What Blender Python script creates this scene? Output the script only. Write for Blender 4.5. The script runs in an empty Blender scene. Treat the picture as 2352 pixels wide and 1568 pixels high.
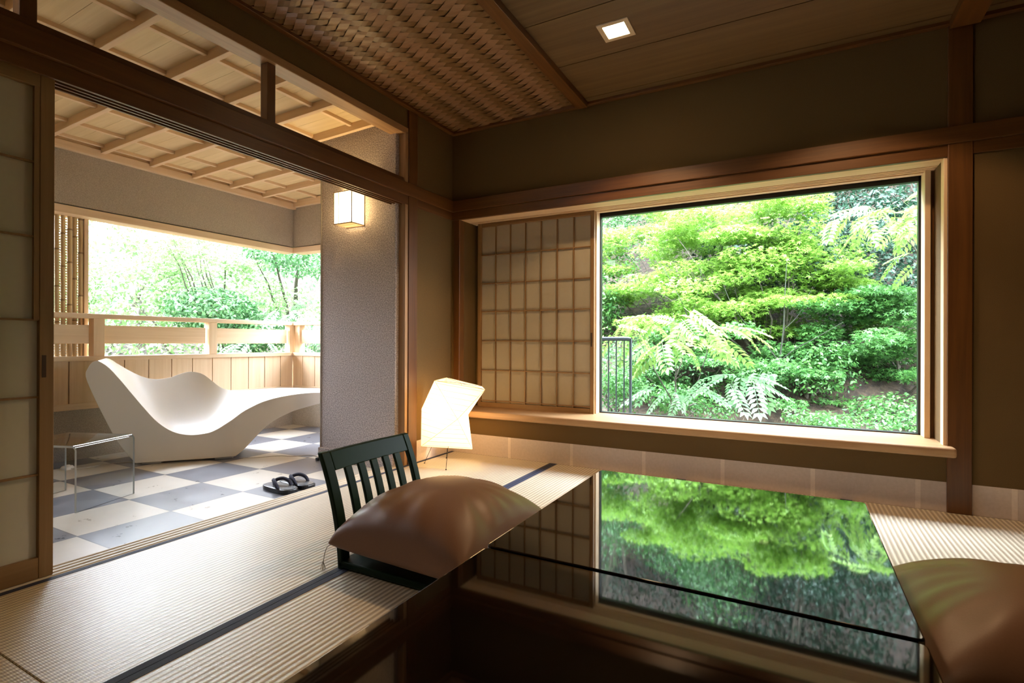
import bpy, bmesh, math, random
import numpy as np
from mathutils import Vector, Matrix

random.seed(7)
RNG = np.random.default_rng(11)
SC = bpy.context.scene
COL = SC.collection
PI = math.pi

# ------------------------------------------------------------------ tuning
WORLD = 38.0
SUN = 6.0
EXPOSURE = 0.28

# ------------------------------------------------------------------ materials
def newmat(name):
    m = bpy.data.materials.new(name)
    m.use_nodes = True
    nt = m.node_tree
    for n in list(nt.nodes):
        nt.nodes.remove(n)
    out = nt.nodes.new('ShaderNodeOutputMaterial')
    return m, nt, out

def nd(nt, t, **kw):
    n = nt.nodes.new(t)
    for k, v in kw.items():
        if k.startswith('i_'):
            n.inputs[k[2:].replace('_', ' ')].default_value = v
        else:
            setattr(n, k, v)
    return n

def rgba(c):
    return (c[0], c[1], c[2], 1.0)

def bsdf(nt, out, color=(.5, .5, .5), rough=.5, **kw):
    b = nt.nodes.new('ShaderNodeBsdfPrincipled')
    b.inputs['Base Color'].default_value = rgba(color)
    b.inputs['Roughness'].default_value = rough
    for k, v in kw.items():
        b.inputs[k].default_value = v
    nt.links.new(b.outputs[0], out.inputs['Surface'])
    return b

def mix_col(nt, fac, a, b):
    m = nt.nodes.new('ShaderNodeMix')
    m.data_type = 'RGBA'
    L = nt.links.new
    if hasattr(fac, 'links'):
        L(fac, m.inputs[0])
    else:
        m.inputs[0].default_value = fac
    for v, i in ((a, 6), (b, 7)):
        if hasattr(v, 'links'):
            L(v, m.inputs[i])
        else:
            m.inputs[i].default_value = rgba(v)
    return m.outputs[2]

def plain(name, color, rough=.5, **kw):
    m, nt, out = newmat(name)
    bsdf(nt, out, color, rough, **kw)
    return m

def wood(name, c1, c2, axis=0, scale=1.0, rough=.45, c3=None, bump=.05, coat=0.0):
    """grain running along an axis"""
    m, nt, out = newmat(name)
    L = nt.links.new
    b = bsdf(nt, out, c1, rough)
    if coat:
        b.inputs['Coat Weight'].default_value = coat
        b.inputs['Coat Roughness'].default_value = .25
    tc = nd(nt, 'ShaderNodeTexCoord')
    mp = nd(nt, 'ShaderNodeMapping')
    s = [34 * scale] * 3
    s[axis] = 1.3 * scale
    mp.inputs['Scale'].default_value = s
    L(tc.outputs['Object'], mp.inputs['Vector'])
    n1 = nd(nt, 'ShaderNodeTexNoise', i_Scale=1.0, i_Detail=5.0, i_Roughness=.6, i_Distortion=.6)
    L(mp.outputs[0], n1.inputs['Vector'])
    rp = nd(nt, 'ShaderNodeValToRGB')
    rp.color_ramp.elements[0].position = .36
    rp.color_ramp.elements[1].position = .68
    L(n1.outputs['Fac'], rp.inputs['Fac'])
    col = mix_col(nt, rp.outputs['Color'], c1, c2)
    n2 = nd(nt, 'ShaderNodeTexNoise', i_Scale=2.2, i_Detail=2.0)
    L(tc.outputs['Object'], n2.inputs['Vector'])
    rp2 = nd(nt, 'ShaderNodeValToRGB')
    rp2.color_ramp.elements[0].position = .35
    rp2.color_ramp.elements[1].position = .7
    L(n2.outputs['Fac'], rp2.inputs['Fac'])
    c3 = c3 or tuple(x * .82 for x in c1)
    ml = nd(nt, 'ShaderNodeMath', operation='MULTIPLY')
    L(rp2.outputs['Color'], ml.inputs[0])
    ml.inputs[1].default_value = .5
    col = mix_col(nt, ml.outputs[0], col, c3)
    L(col, b.inputs['Base Color'])
    bp = nd(nt, 'ShaderNodeBump', i_Strength=bump, i_Distance=.002)
    L(n1.outputs['Fac'], bp.inputs['Height'])
    L(bp.outputs[0], b.inputs['Normal'])
    return m

def stucco(name, c1, c2, scale=150., bump=.6, dist=.004, rough=.9):
    m, nt, out = newmat(name)
    L = nt.links.new
    b = bsdf(nt, out, c1, rough)
    tc = nd(nt, 'ShaderNodeTexCoord')
    n1 = nd(nt, 'ShaderNodeTexNoise', i_Scale=scale, i_Detail=3.0, i_Roughness=.6)
    L(tc.outputs['Object'], n1.inputs['Vector'])
    rp = nd(nt, 'ShaderNodeValToRGB')
    rp.color_ramp.elements[0].position = .4
    rp.color_ramp.elements[1].position = .62
    L(n1.outputs['Fac'], rp.inputs['Fac'])
    L(mix_col(nt, rp.outputs['Color'], c1, c2), b.inputs['Base Color'])
    bp = nd(nt, 'ShaderNodeBump', i_Strength=bump, i_Distance=dist)
    L(n1.outputs['Fac'], bp.inputs['Height'])
    L(bp.outputs[0], b.inputs['Normal'])
    return m

def tatami_mat_material():
    m, nt, out = newmat('tatami_straw')
    L = nt.links.new
    b = bsdf(nt, out, (.55, .45, .28), .34, **{'Coat Weight': .4, 'Coat Roughness': .3})
    tc = nd(nt, 'ShaderNodeTexCoord')
    sx = nd(nt, 'ShaderNodeSeparateXYZ')
    L(tc.outputs['Object'], sx.inputs[0])
    # ribs along y, one every 20.5 mm across x
    mx = nd(nt, 'ShaderNodeMath', operation='MULTIPLY')
    L(sx.outputs['X'], mx.inputs[0]); mx.inputs[1].default_value = 2 * PI / .0205
    sn = nd(nt, 'ShaderNodeMath', operation='SINE'); L(mx.outputs[0], sn.inputs[0])
    my = nd(nt, 'ShaderNodeMath', operation='MULTIPLY')
    L(sx.outputs['Y'], my.inputs[0]); my.inputs[1].default_value = 2 * PI / .006
    sy = nd(nt, 'ShaderNodeMath', operation='SINE'); L(my.outputs[0], sy.inputs[0])
    s2 = nd(nt, 'ShaderNodeMath', operation='MULTIPLY'); L(sy.outputs[0], s2.inputs[0]); s2.inputs[1].default_value = .16
    ad = nd(nt, 'ShaderNodeMath', operation='ADD'); L(sn.outputs[0], ad.inputs[0]); L(s2.outputs[0], ad.inputs[1])
    mr = nd(nt, 'ShaderNodeMapRange')
    mr.inputs['From Min'].default_value = -.55; mr.inputs['From Max'].default_value = 1.0
    L(ad.outputs[0], mr.inputs['Value'])
    mp = nd(nt, 'ShaderNodeMapping'); mp.inputs['Scale'].default_value = (6, 220, 1)
    L(tc.outputs['Object'], mp.inputs['Vector'])
    no = nd(nt, 'ShaderNodeTexNoise', i_Scale=1.0, i_Detail=2.0); L(mp.outputs[0], no.inputs['Vector'])
    base = mix_col(nt, no.outputs['Fac'], (.74, .65, .49), (.84, .76, .60))
    col = mix_col(nt, mr.outputs[0], (.43, .35, .24), base)
    L(col, b.inputs['Base Color'])
    bp = nd(nt, 'ShaderNodeBump', i_Strength=.4, i_Distance=.0018)
    L(ad.outputs[0], bp.inputs['Height']); L(bp.outputs[0], b.inputs['Normal'])
    return m

def tile_material():
    """slate and cream stone squares, 404 mm, in a checkerboard"""
    m, nt, out = newmat('veranda_stone_tile')
    L = nt.links.new
    b = bsdf(nt, out, (.3, .3, .3), .42)
    tc = nd(nt, 'ShaderNodeTexCoord')
    sx = nd(nt, 'ShaderNodeSeparateXYZ'); L(tc.outputs['Object'], sx.inputs[0])
    def M(op, a, v=None):
        n = nd(nt, 'ShaderNodeMath', operation=op)
        L(a, n.inputs[0])
        if v is not None:
            if hasattr(v, 'links'):
                L(v, n.inputs[1])
            else:
                n.inputs[1].default_value = v
        return n.outputs[0]
    T = .404
    u = M('DIVIDE', M('ADD', sx.outputs['X'], .49), T)
    v = M('DIVIDE', M('ADD', sx.outputs['Y'], 1.83), T)
    fu, fv = M('FLOOR', u), M('FLOOR', v)
    par = M('MODULO', M('ADD', M('ADD', fu, fv), 101.0), 2.0)
    no = nd(nt, 'ShaderNodeTexNoise', i_Scale=9.0, i_Detail=6.0, i_Roughness=.65)
    L(tc.outputs['Object'], no.inputs['Vector'])
    no2 = nd(nt, 'ShaderNodeTexNoise', i_Scale=3.0, i_Detail=9.0, i_Roughness=.7, i_Distortion=1.5)
    L(tc.outputs['Object'], no2.inputs['Vector'])
    slate = mix_col(nt, no.outputs['Fac'], (.075, .08, .095), (.21, .215, .235))
    cream = mix_col(nt, no.outputs['Fac'], (.50, .46, .38), (.66, .61, .51))
    col = mix_col(nt, par, slate, cream)
    # grout
    def edge(x):
        f = M('FRACT', x)
        d = M('SUBTRACT', f, .5)
        a = M('ABSOLUTE', d)
        return M('GREATER_THAN', a, .4925)
    g = M('MAXIMUM', edge(u), edge(v))
    L(mix_col(nt, g, col, (.10, .095, .09)), b.inputs['Base Color'])
    rr = nd(nt, 'ShaderNodeMapRange'); L(no.outputs['Fac'], rr.inputs['Value'])
    rr.inputs['To Min'].default_value = .20; rr.inputs['To Max'].default_value = .42
    L(rr.outputs[0], b.inputs['Roughness'])
    hh = M('SUBTRACT', no2.outputs['Fac'], M('MULTIPLY', g, .8))
    bp = nd(nt, 'ShaderNodeBump', i_Strength=.16, i_Distance=.004)
    L(hh, bp.inputs['Height']); L(bp.outputs[0], b.inputs['Normal'])
    return m

def clear(name, tint=(1, 1, 1), ior=1.45, gl_rough=0.0, k=1.0):
    """thin clear sheet: transparent with a fresnel reflection"""
    m, nt, out = newmat(name)
    L = nt.links.new
    t = nd(nt, 'ShaderNodeBsdfTransparent'); t.inputs[0].default_value = rgba(tint)
    g = nd(nt, 'ShaderNodeBsdfGlossy'); g.inputs['Roughness'].default_value = gl_rough
    f = nd(nt, 'ShaderNodeLayerWeight'); f.inputs['Blend'].default_value = .5
    pw = nd(nt, 'ShaderNodeMath', operation='POWER'); L(f.outputs['Facing'], pw.inputs[0]); pw.inputs[1].default_value = 5.0
    ml = nd(nt, 'ShaderNodeMath', operation='MULTIPLY_ADD'); L(pw.outputs[0], ml.inputs[0]); ml.inputs[1].default_value = .9 * k; ml.inputs[2].default_value = .04 * k
    mx = nd(nt, 'ShaderNodeMixShader')
    L(ml.outputs[0], mx.inputs[0]); L(t.outputs[0], mx.inputs[1]); L(g.outputs[0], mx.inputs[2])
    L(mx.outputs[0], out.inputs['Surface'])
    return m

def paper(name, color, trans=.5, emit=None, estr=0.0):
    m, nt, out = newmat(name)
    L = nt.links.new
    tc = nd(nt, 'ShaderNodeTexCoord')
    no = nd(nt, 'ShaderNodeTexNoise', i_Scale=45.0, i_Detail=4.0)
    L(tc.outputs['Object'], no.inputs['Vector'])
    col = mix_col(nt, no.outputs['Fac'], tuple(c * .94 for c in color), color)
    d = nd(nt, 'ShaderNodeBsdfDiffuse'); L(col, d.inputs[0])
    t = nd(nt, 'ShaderNodeBsdfTranslucent'); L(col, t.inputs[0])
    mx = nd(nt, 'ShaderNodeMixShader'); mx.inputs[0].default_value = trans
    L(d.outputs[0], mx.inputs[1]); L(t.outputs[0], mx.inputs[2])
    last = mx.outputs[0]
    if emit:
        e = nd(nt, 'ShaderNodeEmission'); e.inputs[0].default_value = rgba(emit); e.inputs[1].default_value = estr
        a = nd(nt, 'ShaderNodeAddShader'); L(last, a.inputs[0]); L(e.outputs[0], a.inputs[1])
        last = a.outputs[0]
    L(last, out.inputs['Surface'])
    return m

def emitter(name, color, s):
    m, nt, out = newmat(name)
    e = nd(nt, 'ShaderNodeEmission'); e.inputs[0].default_value = rgba(color); e.inputs[1].default_value = s
    nt.links.new(e.outputs[0], out.inputs['Surface'])
    return m

def leaf(name, c1, c2, trans=.45, rough=.4, spec=.35):
    m, nt, out = newmat(name)
    L = nt.links.new
    geo = nd(nt, 'ShaderNodeNewGeometry')
    col = mix_col(nt, geo.outputs['Random Per Island'], c1, c2)
    b = nd(nt, 'ShaderNodeBsdfPrincipled')
    b.inputs['Roughness'].default_value = rough
    b.inputs['Specular IOR Level'].default_value = spec
    L(col, b.inputs['Base Color'])
    t = nd(nt, 'ShaderNodeBsdfTranslucent'); L(col, t.inputs[0])
    mx = nd(nt, 'ShaderNodeMixShader'); mx.inputs[0].default_value = trans
    L(b.outputs[0], mx.inputs[1]); L(t.outputs[0], mx.inputs[2])
    L(mx.outputs[0], out.inputs['Surface'])
    return m

M = {}
# aged reddish room timber, along x / y / z
for ax, n in enumerate('xyz'):
    M['rw' + n] = wood('room_cedar_' + n, (.150, .060, .0135), (.085, .031, .0075), ax, rough=.38, c3=(.12, .046, .0105))
    M['jw' + n] = wood('jamb_cedar_' + n, (.44, .26, .12), (.30, .16, .07), ax, rough=.42)
    M['hw' + n] = wood('pale_cypress_' + n, (.82, .63, .43), (.70, .50, .30), ax, scale=.8, rough=.55, c3=(.77, .57, .37))
    M['sw' + n] = wood('screen_cedar_' + n, (.31, .18, .072), (.22, .12, .044), ax, rough=.5)
M['board'] = wood('ceiling_board_cypress', (.74, .60, .36), (.62, .47, .25), 0, scale=.6, rough=.55, c3=(.66, .50, .28))
M['plank'] = wood('ceiling_plank_wood', (.155, .094, .036), (.092, .050, .018), 0, scale=.55, rough=.5, c3=(.128, .074, .028))
M['dark'] = wood('dark_stained_timber', (.075, .04, .02), (.04, .02, .01), 2, rough=.4)
M['weave_a'] = wood('woven_strip_sheen_lit', (.29, .165, .088), (.23, .128, .064), 0, rough=.38, scale=1.5)  # one wood throughout; sheen along this grain direction painted as a lighter tone
M['weave_b'] = wood('woven_strip_sheen_dim', (.20, .110, .042), (.15, .080, .029), 0, rough=.42, scale=1.5)  # same wood, crossing direction that catches less sheen, painted darker
M['plaster'] = stucco('sand_plaster', (.104, .058, .0135), (.134, .077, .0205), 420., .25, .0015)
M['stucco'] = stucco('pebbled_stucco', (.33, .28, .27), (.68, .60, .57), 125., 1.0, .007)
M['stucco2'] = stucco('veranda_stucco', (.36, .31, .245), (.48, .415, .335), 160., .8, .005)
M['skirt'] = stucco('wall_paper_skirting', (.64, .535, .46), (.68, .57, .50), 60., .1, .001, .8)
M['skirt2'] = stucco('wall_paper_overlap', (.80, .69, .60), (.84, .73, .64), 60., .1, .001, .8)
M['tatami'] = tatami_mat_material()
M['heri'] = stucco('navy_cloth_border', (.012, .016, .040), (.030, .038, .075), 700., .3, .001, .75)
M['tile'] = tile_material()
M['screen_paper'] = paper('screen_paper', (.66, .60, .47), .3)
M['black_metal'] = plain('black_window_metal', (.012, .011, .012), .4, Metallic=.3)
M['fence_metal'] = plain('grey_painted_metal', (.022, .032, .036), .4, Metallic=.4)
M['glass'] = clear('window_glass', (.97, .985, .975), 1.35, 0, .3)
M['acrylic'] = clear('clear_acrylic', (.93, .95, .955), 1.5, 0.02, 1.3)
M['acrylic_edge_glow'] = plain('acrylic_edge_glow', (.86, .92, .95), .15)  # opaque near-white stands in for light reflected inside the sheet
M['lacquer'] = plain('black_lacquer', (.004, .003, .003), .035, **{'Specular IOR Level': .62, 'Coat Weight': .35, 'Coat Roughness': .03})
M['lacquer2'] = plain('black_lacquer_leg', (.006, .004, .004), .2)
M['chair_wood'] = plain('green_black_lacquered_wood', (.005, .020, .009), .4, **{'Specular IOR Level': .15})
M['white_plastic'] = plain('white_polyethylene', (.82, .765, .66), .42, **{'Subsurface Weight': 0.0})
M['switch_plastic'] = plain('white_switch_plastic', (.78, .76, .72), .35)
M['cord'] = plain('pale_cord', (.55, .50, .42), .5)
M['rubber'] = plain('black_rubber', (.012, .012, .014), .45)
M['sole'] = plain('black_sandal_sole', (.018, .018, .022), .28)
M['insole'] = plain('grey_sandal_insole', (.10, .10, .105), .25)
M['strap'] = stucco('navy_sandal_strap', (.015, .018, .04), (.04, .045, .08), 500., .4, .001, .8)
M['bamboo'] = wood('bamboo_cane', (.62, .46, .25), (.50, .36, .18), 2, rough=.38)
M['bamboo_node'] = plain('bamboo_node', (.26, .17, .075), .5)
M['reed'] = plain('split_reed', (.30, .21, .11), .6)
M['wire'] = plain('dark_wire', (.02, .018, .016), .4, Metallic=.8)
M['rib'] = plain('bamboo_rib', (.62, .45, .20), .6)
M['lamp_paper'] = paper('lamp_washi_paper', (.92, .87, .77), .6, (1.0, .68, .34), .68)
M['lantern_paper'] = paper('lantern_washi_paper', (.9, .84, .7), .55, (1.0, .74, .36), 4.2)
M['bulb'] = emitter('warm_bulb', (1.0, .76, .48), 55.0)
M['light_frame'] = plain('cream_light_frame', (.62, .50, .34), .45)
M['bark'] = stucco('tree_bark', (.05, .045, .035), (.12, .105, .08), 40., .6, .01)
M['stem'] = stucco('dark_green_stem', (.010, .013, .007), (.026, .030, .017), 60., .4, .005)
M['tw'] = wood('pale_threshold_wood', (.66, .58, .46), (.54, .45, .33), 1, scale=.8, rough=.5)  # pale, low-saturation wood tone
M['soil'] = stucco('leaf_litter_soil', (.020, .013, .008), (.055, .036, .021), 14., 1.0, .03)
M['maple'] = leaf('maple_leaf_yellow_green', (.105, .25, .03), (.24, .38, .07), .5)
M['maple2'] = leaf('maple_leaf_mid_green', (.035, .125, .032), (.10, .24, .055), .4)
M['sumac'] = leaf('pinnate_leaf_bright', (.12, .26, .04), (.25, .38, .10), .4)
M['sumac2'] = leaf('pinnate_leaf_pale', (.12, .26, .12), (.24, .38, .20), .35)
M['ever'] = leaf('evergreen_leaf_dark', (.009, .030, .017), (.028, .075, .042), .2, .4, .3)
M['shrub'] = leaf('shrub_leaf_green', (.032, .105, .034), (.09, .21, .07), .3)
M['pale'] = leaf('overexposed_leaf_pale', (.12, .25, .075), (.26, .40, .16), .45, .4, .5)  # paler leaf colour imitates overexposed daylight beyond the veranda
M['pale2'] = leaf('overexposed_leaf_soft_green', (.075, .18, .075), (.20, .33, .16), .4, .4, .5)  # softened green, same washed-out daylight put into the leaf colour

def leather_material():
    m, nt, out = newmat('brown_silk_cloth')
    L = nt.links.new
    b = bsdf(nt, out, (.20, .105, .065), .44)
    b.inputs['Sheen Weight'].default_value = .08
    b.inputs['Sheen Roughness'].default_value = .4
    tc = nd(nt, 'ShaderNodeTexCoord')
    no = nd(nt, 'ShaderNodeTexNoise', i_Scale=260.0, i_Detail=2.0); L(tc.outputs['Object'], no.inputs['Vector'])
    L(mix_col(nt, no.outputs['Fac'], (.215, .108, .062), (.25, .132, .080)), b.inputs['Base Color'])
    bp = nd(nt, 'ShaderNodeBump', i_Strength=.12, i_Distance=.001)
    L(no.outputs['Fac'], bp.inputs['Height']); L(bp.outputs[0], b.inputs['Normal'])
    return m
M['cushion'] = leather_material()

# ------------------------------------------------------------------ objects
def tag(o, label=None, cat=None, group=None, kind=None):
    if label: o['label'] = label
    if cat: o['category'] = cat
    if group: o['group'] = group
    if kind: o['kind'] = kind
    return o

def thing(name, label, cat, loc=(0, 0, 0), rotz=0.0, group=None):
    o = bpy.data.objects.new(name, None)
    COL.objects.link(o)
    o.empty_display_size = .05
    o.location = loc
    o.rotation_euler = (0, 0, rotz)
    return tag(o, label, cat, group)

class MB:
    """collects faces, then links them as one mesh object"""
    def __init__(self):
        self.v = []; self.f = []; self.mi = []
    def add(self, verts, faces, mi=0):
        k = len(self.v)
        self.v += [tuple(p) for p in verts]
        self.f += [tuple(i + k for i in f) for f in faces]
        self.mi += [mi] * len(faces)
        return self
    def box(self, x0, x1, y0, y1, z0, z1, mi=0):
        v = [(x, y, z) for z in (z0, z1) for y in (y0, y1) for x in (x0, x1)]
        f = [(0, 2, 3, 1), (4, 5, 7, 6), (0, 1, 5, 4), (2, 6, 7, 3), (0, 4, 6, 2), (1, 3, 7, 5)]
        return self.add(v, f, mi)
    def obox(self, p0, p1, w, h, up=(0, 0, 1), mi=0):
        """bar from p0 to p1, w across, h along up"""
        p0, p1 = Vector(p0), Vector(p1)
        d = (p1 - p0).normalized()
        u = Vector(up)
        s = d.cross(u).normalized()
        u = s.cross(d).normalized()
        v = []
        for p in (p0, p1):
            for a, b in ((-1, -1), (1, -1), (1, 1), (-1, 1)):
                v.append(p + s * (a * w / 2) + u * (b * h / 2))
        f = [(0, 3, 2, 1), (4, 5, 6, 7), (0, 1, 5, 4), (1, 2, 6, 5), (2, 3, 7, 6), (3, 0, 4, 7)]
        return self.add(v, f, mi)
    def tube(self, pts, r, n=8, mi=0, caps=True):
        pts = [Vector(p) for p in pts]
        rs = r if isinstance(r, (list, tuple)) else [r] * len(pts)
        v = []; f = []
        ref = Vector((0, 0, 1))
        for i, p in enumerate(pts):
            a = pts[max(i - 1, 0)]; b = pts[min(i + 1, len(pts) - 1)]
            d = (b - a).normalized()
            rr = ref if abs(d.dot(ref)) < .95 else Vector((1, 0, 0))
            s = d.cross(rr).normalized(); u = s.cross(d).normalized()
            for k in range(n):
                t = 2 * PI * k / n
                v.append(p + s * (math.cos(t) * rs[i]) + u * (math.sin(t) * rs[i]))
        for i in range(len(pts) - 1):
            for k in range(n):
                f.append((i * n + k, i * n + (k + 1) % n, (i + 1) * n + (k + 1) % n, (i + 1) * n + k))
        if caps:
            f.append(tuple(reversed(range(n))))
            f.append(tuple(range((len(pts) - 1) * n, len(pts) * n)))
        return self.add(v, f, mi)
    def prism(self, poly, fn0, fn1, mi=0):
        """closed polygon extruded between two placing functions"""
        n = len(poly)
        v = [fn0(p) for p in poly] + [fn1(p) for p in poly]
        f = [tuple(reversed(range(n))), tuple(range(n, 2 * n))]
        f += [(i, (i + 1) % n, n + (i + 1) % n, n + i) for i in range(n)]
        return self.add(v, f, mi)
    def build(self, name, mats, parent=None, bevel=0.0, seg=2, smooth=False, angle=35, shift=None, recalc=True):
        me = bpy.data.meshes.new(name)
        vs = self.v
        if shift is not None:
            s = Vector(shift)
            vs = [Vector(p) - s for p in vs]
        me.from_pydata([tuple(p) for p in vs], [], self.f)
        if not isinstance(mats, (list, tuple)):
            mats = [mats]
        for m in mats:
            me.materials.append(m)
        if len(mats) > 1:
            me.polygons.foreach_set('material_index', self.mi)
        if recalc:
            bm = bmesh.new(); bm.from_mesh(me)
            bmesh.ops.recalc_face_normals(bm, faces=bm.faces)
            bm.to_mesh(me); bm.free()
        if smooth:
            me.polygons.foreach_set('use_smooth', [True] * len(me.polygons))
            try:
                me.set_sharp_from_angle(angle=math.radians(angle))
            except Exception:
                pass
        me.update()
        o = bpy.data.objects.new(name, me)
        COL.objects.link(o)
        if parent is not None:
            o.parent = parent
        if bevel:
            b = o.modifiers.new('edge', 'BEVEL')
            b.width = bevel; b.segments = seg; b.limit_method = 'ANGLE'; b.angle_limit = math.radians(32)
            b.harden_normals = False
        return o

def struct(name, mb, mat, label=None, parent=None, **kw):
    o = mb.build(name, mat, parent, **kw)
    if parent is None:
        o['kind'] = 'structure'
        if label:
            o['label'] = label
            o['category'] = name.split('_')[0]
    return o

def bx(*a):
    return MB().box(*a)

def copy_tree(o, parent=None):
    c = o.copy(); COL.objects.link(c)
    if parent is not None:
        c.parent = parent
    for ch in list(o.children):
        copy_tree(ch, c)
    return c

# ------------------------------------------------------------------ camera (measured from the vanishing lines)
cam = bpy.data.cameras.new('camera'); co = bpy.data.objects.new('camera', cam); COL.objects.link(co)
CP = Vector((2.35914923, -3.38940439, 0.85518878))
yaw, pitch, roll = 0.494, 0.0006, 0.0035
Fv = Vector((-math.sin(yaw) * math.cos(pitch), math.cos(yaw) * math.cos(pitch), math.sin(pitch)))
Rv = Vector((math.cos(yaw), math.sin(yaw), 0)); Uv = Rv.cross(Fv)
R2 = Rv * math.cos(roll) + Uv * math.sin(roll); U2 = -Rv * math.sin(roll) + Uv * math.cos(roll)
co.matrix_world = Matrix(((R2.x, U2.x, -Fv.x, CP.x), (R2.y, U2.y, -Fv.y, CP.y), (R2.z, U2.z, -Fv.z, CP.z), (0, 0, 0, 1)))
cam.sensor_width = 36.0
cam.lens = 1204.4 * 36 / 2352
cam.clip_start = .02
cam.dof.use_dof = True
cam.dof.focus_distance = 3.2
cam.dof.aperture_fstop = 9.0
SC.camera = co

# ------------------------------------------------------------------ room shell
YB, XR = -5.4, 4.3
struct('floor', bx(0, XR, YB, 0, -.12, -.055), M['rwy'], 'timber subfloor under the straw mats')
struct('floor', MB().box(1.74, XR, YB, -2.792, -.055, -.002).box(0, 1.74, YB, -4.662, -.055, -.002).box(3.482, XR, -2.792, 0, -.055, -.002), M['tatami'], 'straw floor at the near end and right side of the room, out of the photo')

HERI = .028
def tatami(x0, x1, y0, y1, label, hy=False):
    t = thing('tatami_mat', label, 'tatami mat', (x0, y0, -.055), 0, 'tatami mats on the room floor')
    w, d = x1 - x0, y1 - y0
    g = .0012
    b = MB().box(g, w - g, g, d - g, 0, .055)
    b.build('straw_body', M['tatami'], t, bevel=.002, seg=1)
    for s in (0, 1):
        xx = g if s == 0 else w - HERI
        MB().box(xx, xx + HERI - g, g, d - g, .0545, .0562).build('cloth_border', M['heri'], t)
    return t
C_ = [0, .87, 1.74, 2.61, 3.48]
tatami(C_[0], C_[1], -2.79, -.92, 'straw tatami mat lying along the sliding-door threshold, in front of the slatted chair')
tatami(C_[0], C_[1], -.92, -.001, 'short straw tatami mat in the room corner under the paper floor lamp')
tatami(C_[1], C_[2], -.92, -.001, 'short straw tatami mat below the paper window screen, left of the table corner')
tatami(C_[2], C_[3], -.92, -.001, 'short straw tatami mat between window wall and lacquer table, nearly all hidden by the table')
tatami(C_[3], C_[4], -.92, -.001, 'straw tatami mat lit by the window, right of the lacquer table by the pillar')
tatami(C_[1], C_[2], -2.79, -.92, 'straw tatami mat under the slatted floor chair and its cushion')
tatami(C_[2], C_[3], -2.79, -.92, 'straw tatami mat directly beneath the black lacquer tables')
tatami(C_[3], C_[4], -2.79, -.92, 'straw tatami mat under the brown cushion right of the table')
tatami(C_[0], C_[1], -4.66, -2.79, 'straw tatami mat at the bottom left corner of the photo')
tatami(C_[1], C_[2], -4.66, -2.79, 'straw tatami mat at the bottom edge, second column from the threshold')

# --- window wall (y = 0)
XW0, XW1 = .072, 3.04          # window opening
ZS, ZH = .30, 1.80
w = MB()
w.box(-.05, XR + .1, 0, .30, -.12, ZS - .02)                    # below
w.box(-.05, XW0 - .05, 0, .30, ZS - .02, ZH)                    # left strip
w.box(3.138, XR + .1, 0, .30, ZS - .02, ZH)
w.box(-.05, XR + .1, 0, .30, 1.86, 2.62)                        # above
w.box(XW0 - .05, XW0 - .001, .03, .30, ZS - .02, ZH)            # left return
w.box(3.03, 3.138, .03, .30, ZS - .02, ZH)                      # right return
w.box(XW0, 1.08, .245, .30, ZS - .02, ZH)                       # behind the paper screen
struct('wall_window', w, M['plaster'], 'sand plaster wall around the garden window')
# right and back walls
struct('wall_right', bx(XR, XR + .12, YB - .1, .3, -.12, 2.62), M['dark'], 'dark wall on the right, outside the photo')
struct('wall_back', bx(-.2, XR + .1, YB - .12, YB, -.12, 2.62), M['dark'], 'dark wall behind the camera')
# --- left wall (x = 0)
w = MB()
w.box(-.05, -.001, -.535, 0, -.055, 2.62)                       # beside the corner
w.box(-.05, -.004, YB, -.535, 2.325, 2.62)                      # above the transom
struct('wall_left', w, M['plaster'], 'plaster wall beside and above the veranda opening')
struct('wall_left', bx(-.30, -.115, YB, -2.62, -.055, 1.80), M['stucco2'], 'wall behind the paper sliding screen at far left')
struct('wall_left', bx(-.30, 0, YB, -4.55, 1.80, 2.62), M['plaster'], 'plaster wall left of the transom, outside the photo')

# skirting paper
b = MB(); b2 = MB()
xs = [0, .515, 1.005, 1.505, 1.98, 2.452, 2.924, 3.04]
for a, c in zip(xs[:-1], xs[1:]):
    b.box(a, c, -.0015, .0, 0, .151)
for a in xs[1:-1]:
    b2.box(a - .011, a + .011, -.0022, -.0015, 0, .151)
o = struct('baseboard_window', b, M['skirt'], 'pale paper skirting pasted under the window')
o2 = b2.build('paper_overlap', M['skirt2'], o)
b = MB(); b2 = MB()
b.box(3.138, 3.30, -.0015, 0, 0, .151); b.box(3.30, 3.76, -.0015, 0, 0, .151); b.box(3.76, XR, -.0015, 0, 0, .151)
for a in (3.30, 3.76):
    b2.box(a - .011, a + .011, -.0022, -.0015, 0, .151)
o = struct('baseboard_right', b, M['skirt'], 'paper skirting right of the window pillar')
b2.build('paper_overlap', M['skirt2'], o)
struct('baseboard_left', bx(-.001, .0015, -.442, 0, 0, .151), M['skirt'], 'pale paper skirting behind the floor lamp')

# trims of the room
def T(n, mb, mat, label, **kw):
    kw.setdefault('bevel', .003)
    return struct('trim_%d' % n, mb, mat, label, **kw)
T(1, bx(0, XR, -.022, -.0005, 1.862, 1.947), M['rwx'], 'upper rail across the window wall')
T(2, MB().box(0, XR, -.008, .02, 1.80, 1.862), M['rwx'], 'window head board under the rail')
T(3, MB().box(XW0 - .05, 3.04, .02, .135, 1.80, 1.87)
      .box(XW0 - .05, 3.04, .135, .32, 1.815, 1.87)
      .box(XW0, 3.04, .155, .166, 1.80, 1.83).box(XW0, 3.04, .186, .197, 1.80, 1.83).box(XW0, 3.04, .217, .228, 1.80, 1.83)
      .box(XW0, 3.04, .248, .29, 1.797, 1.83), M['hwx'], 'pale grooved head track over the window', bevel=.0015)
T(4, bx(.02, XW0, -.006, .06, ZS, 1.80), M['rwz'], 'timber window jamb in the room corner')
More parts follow.
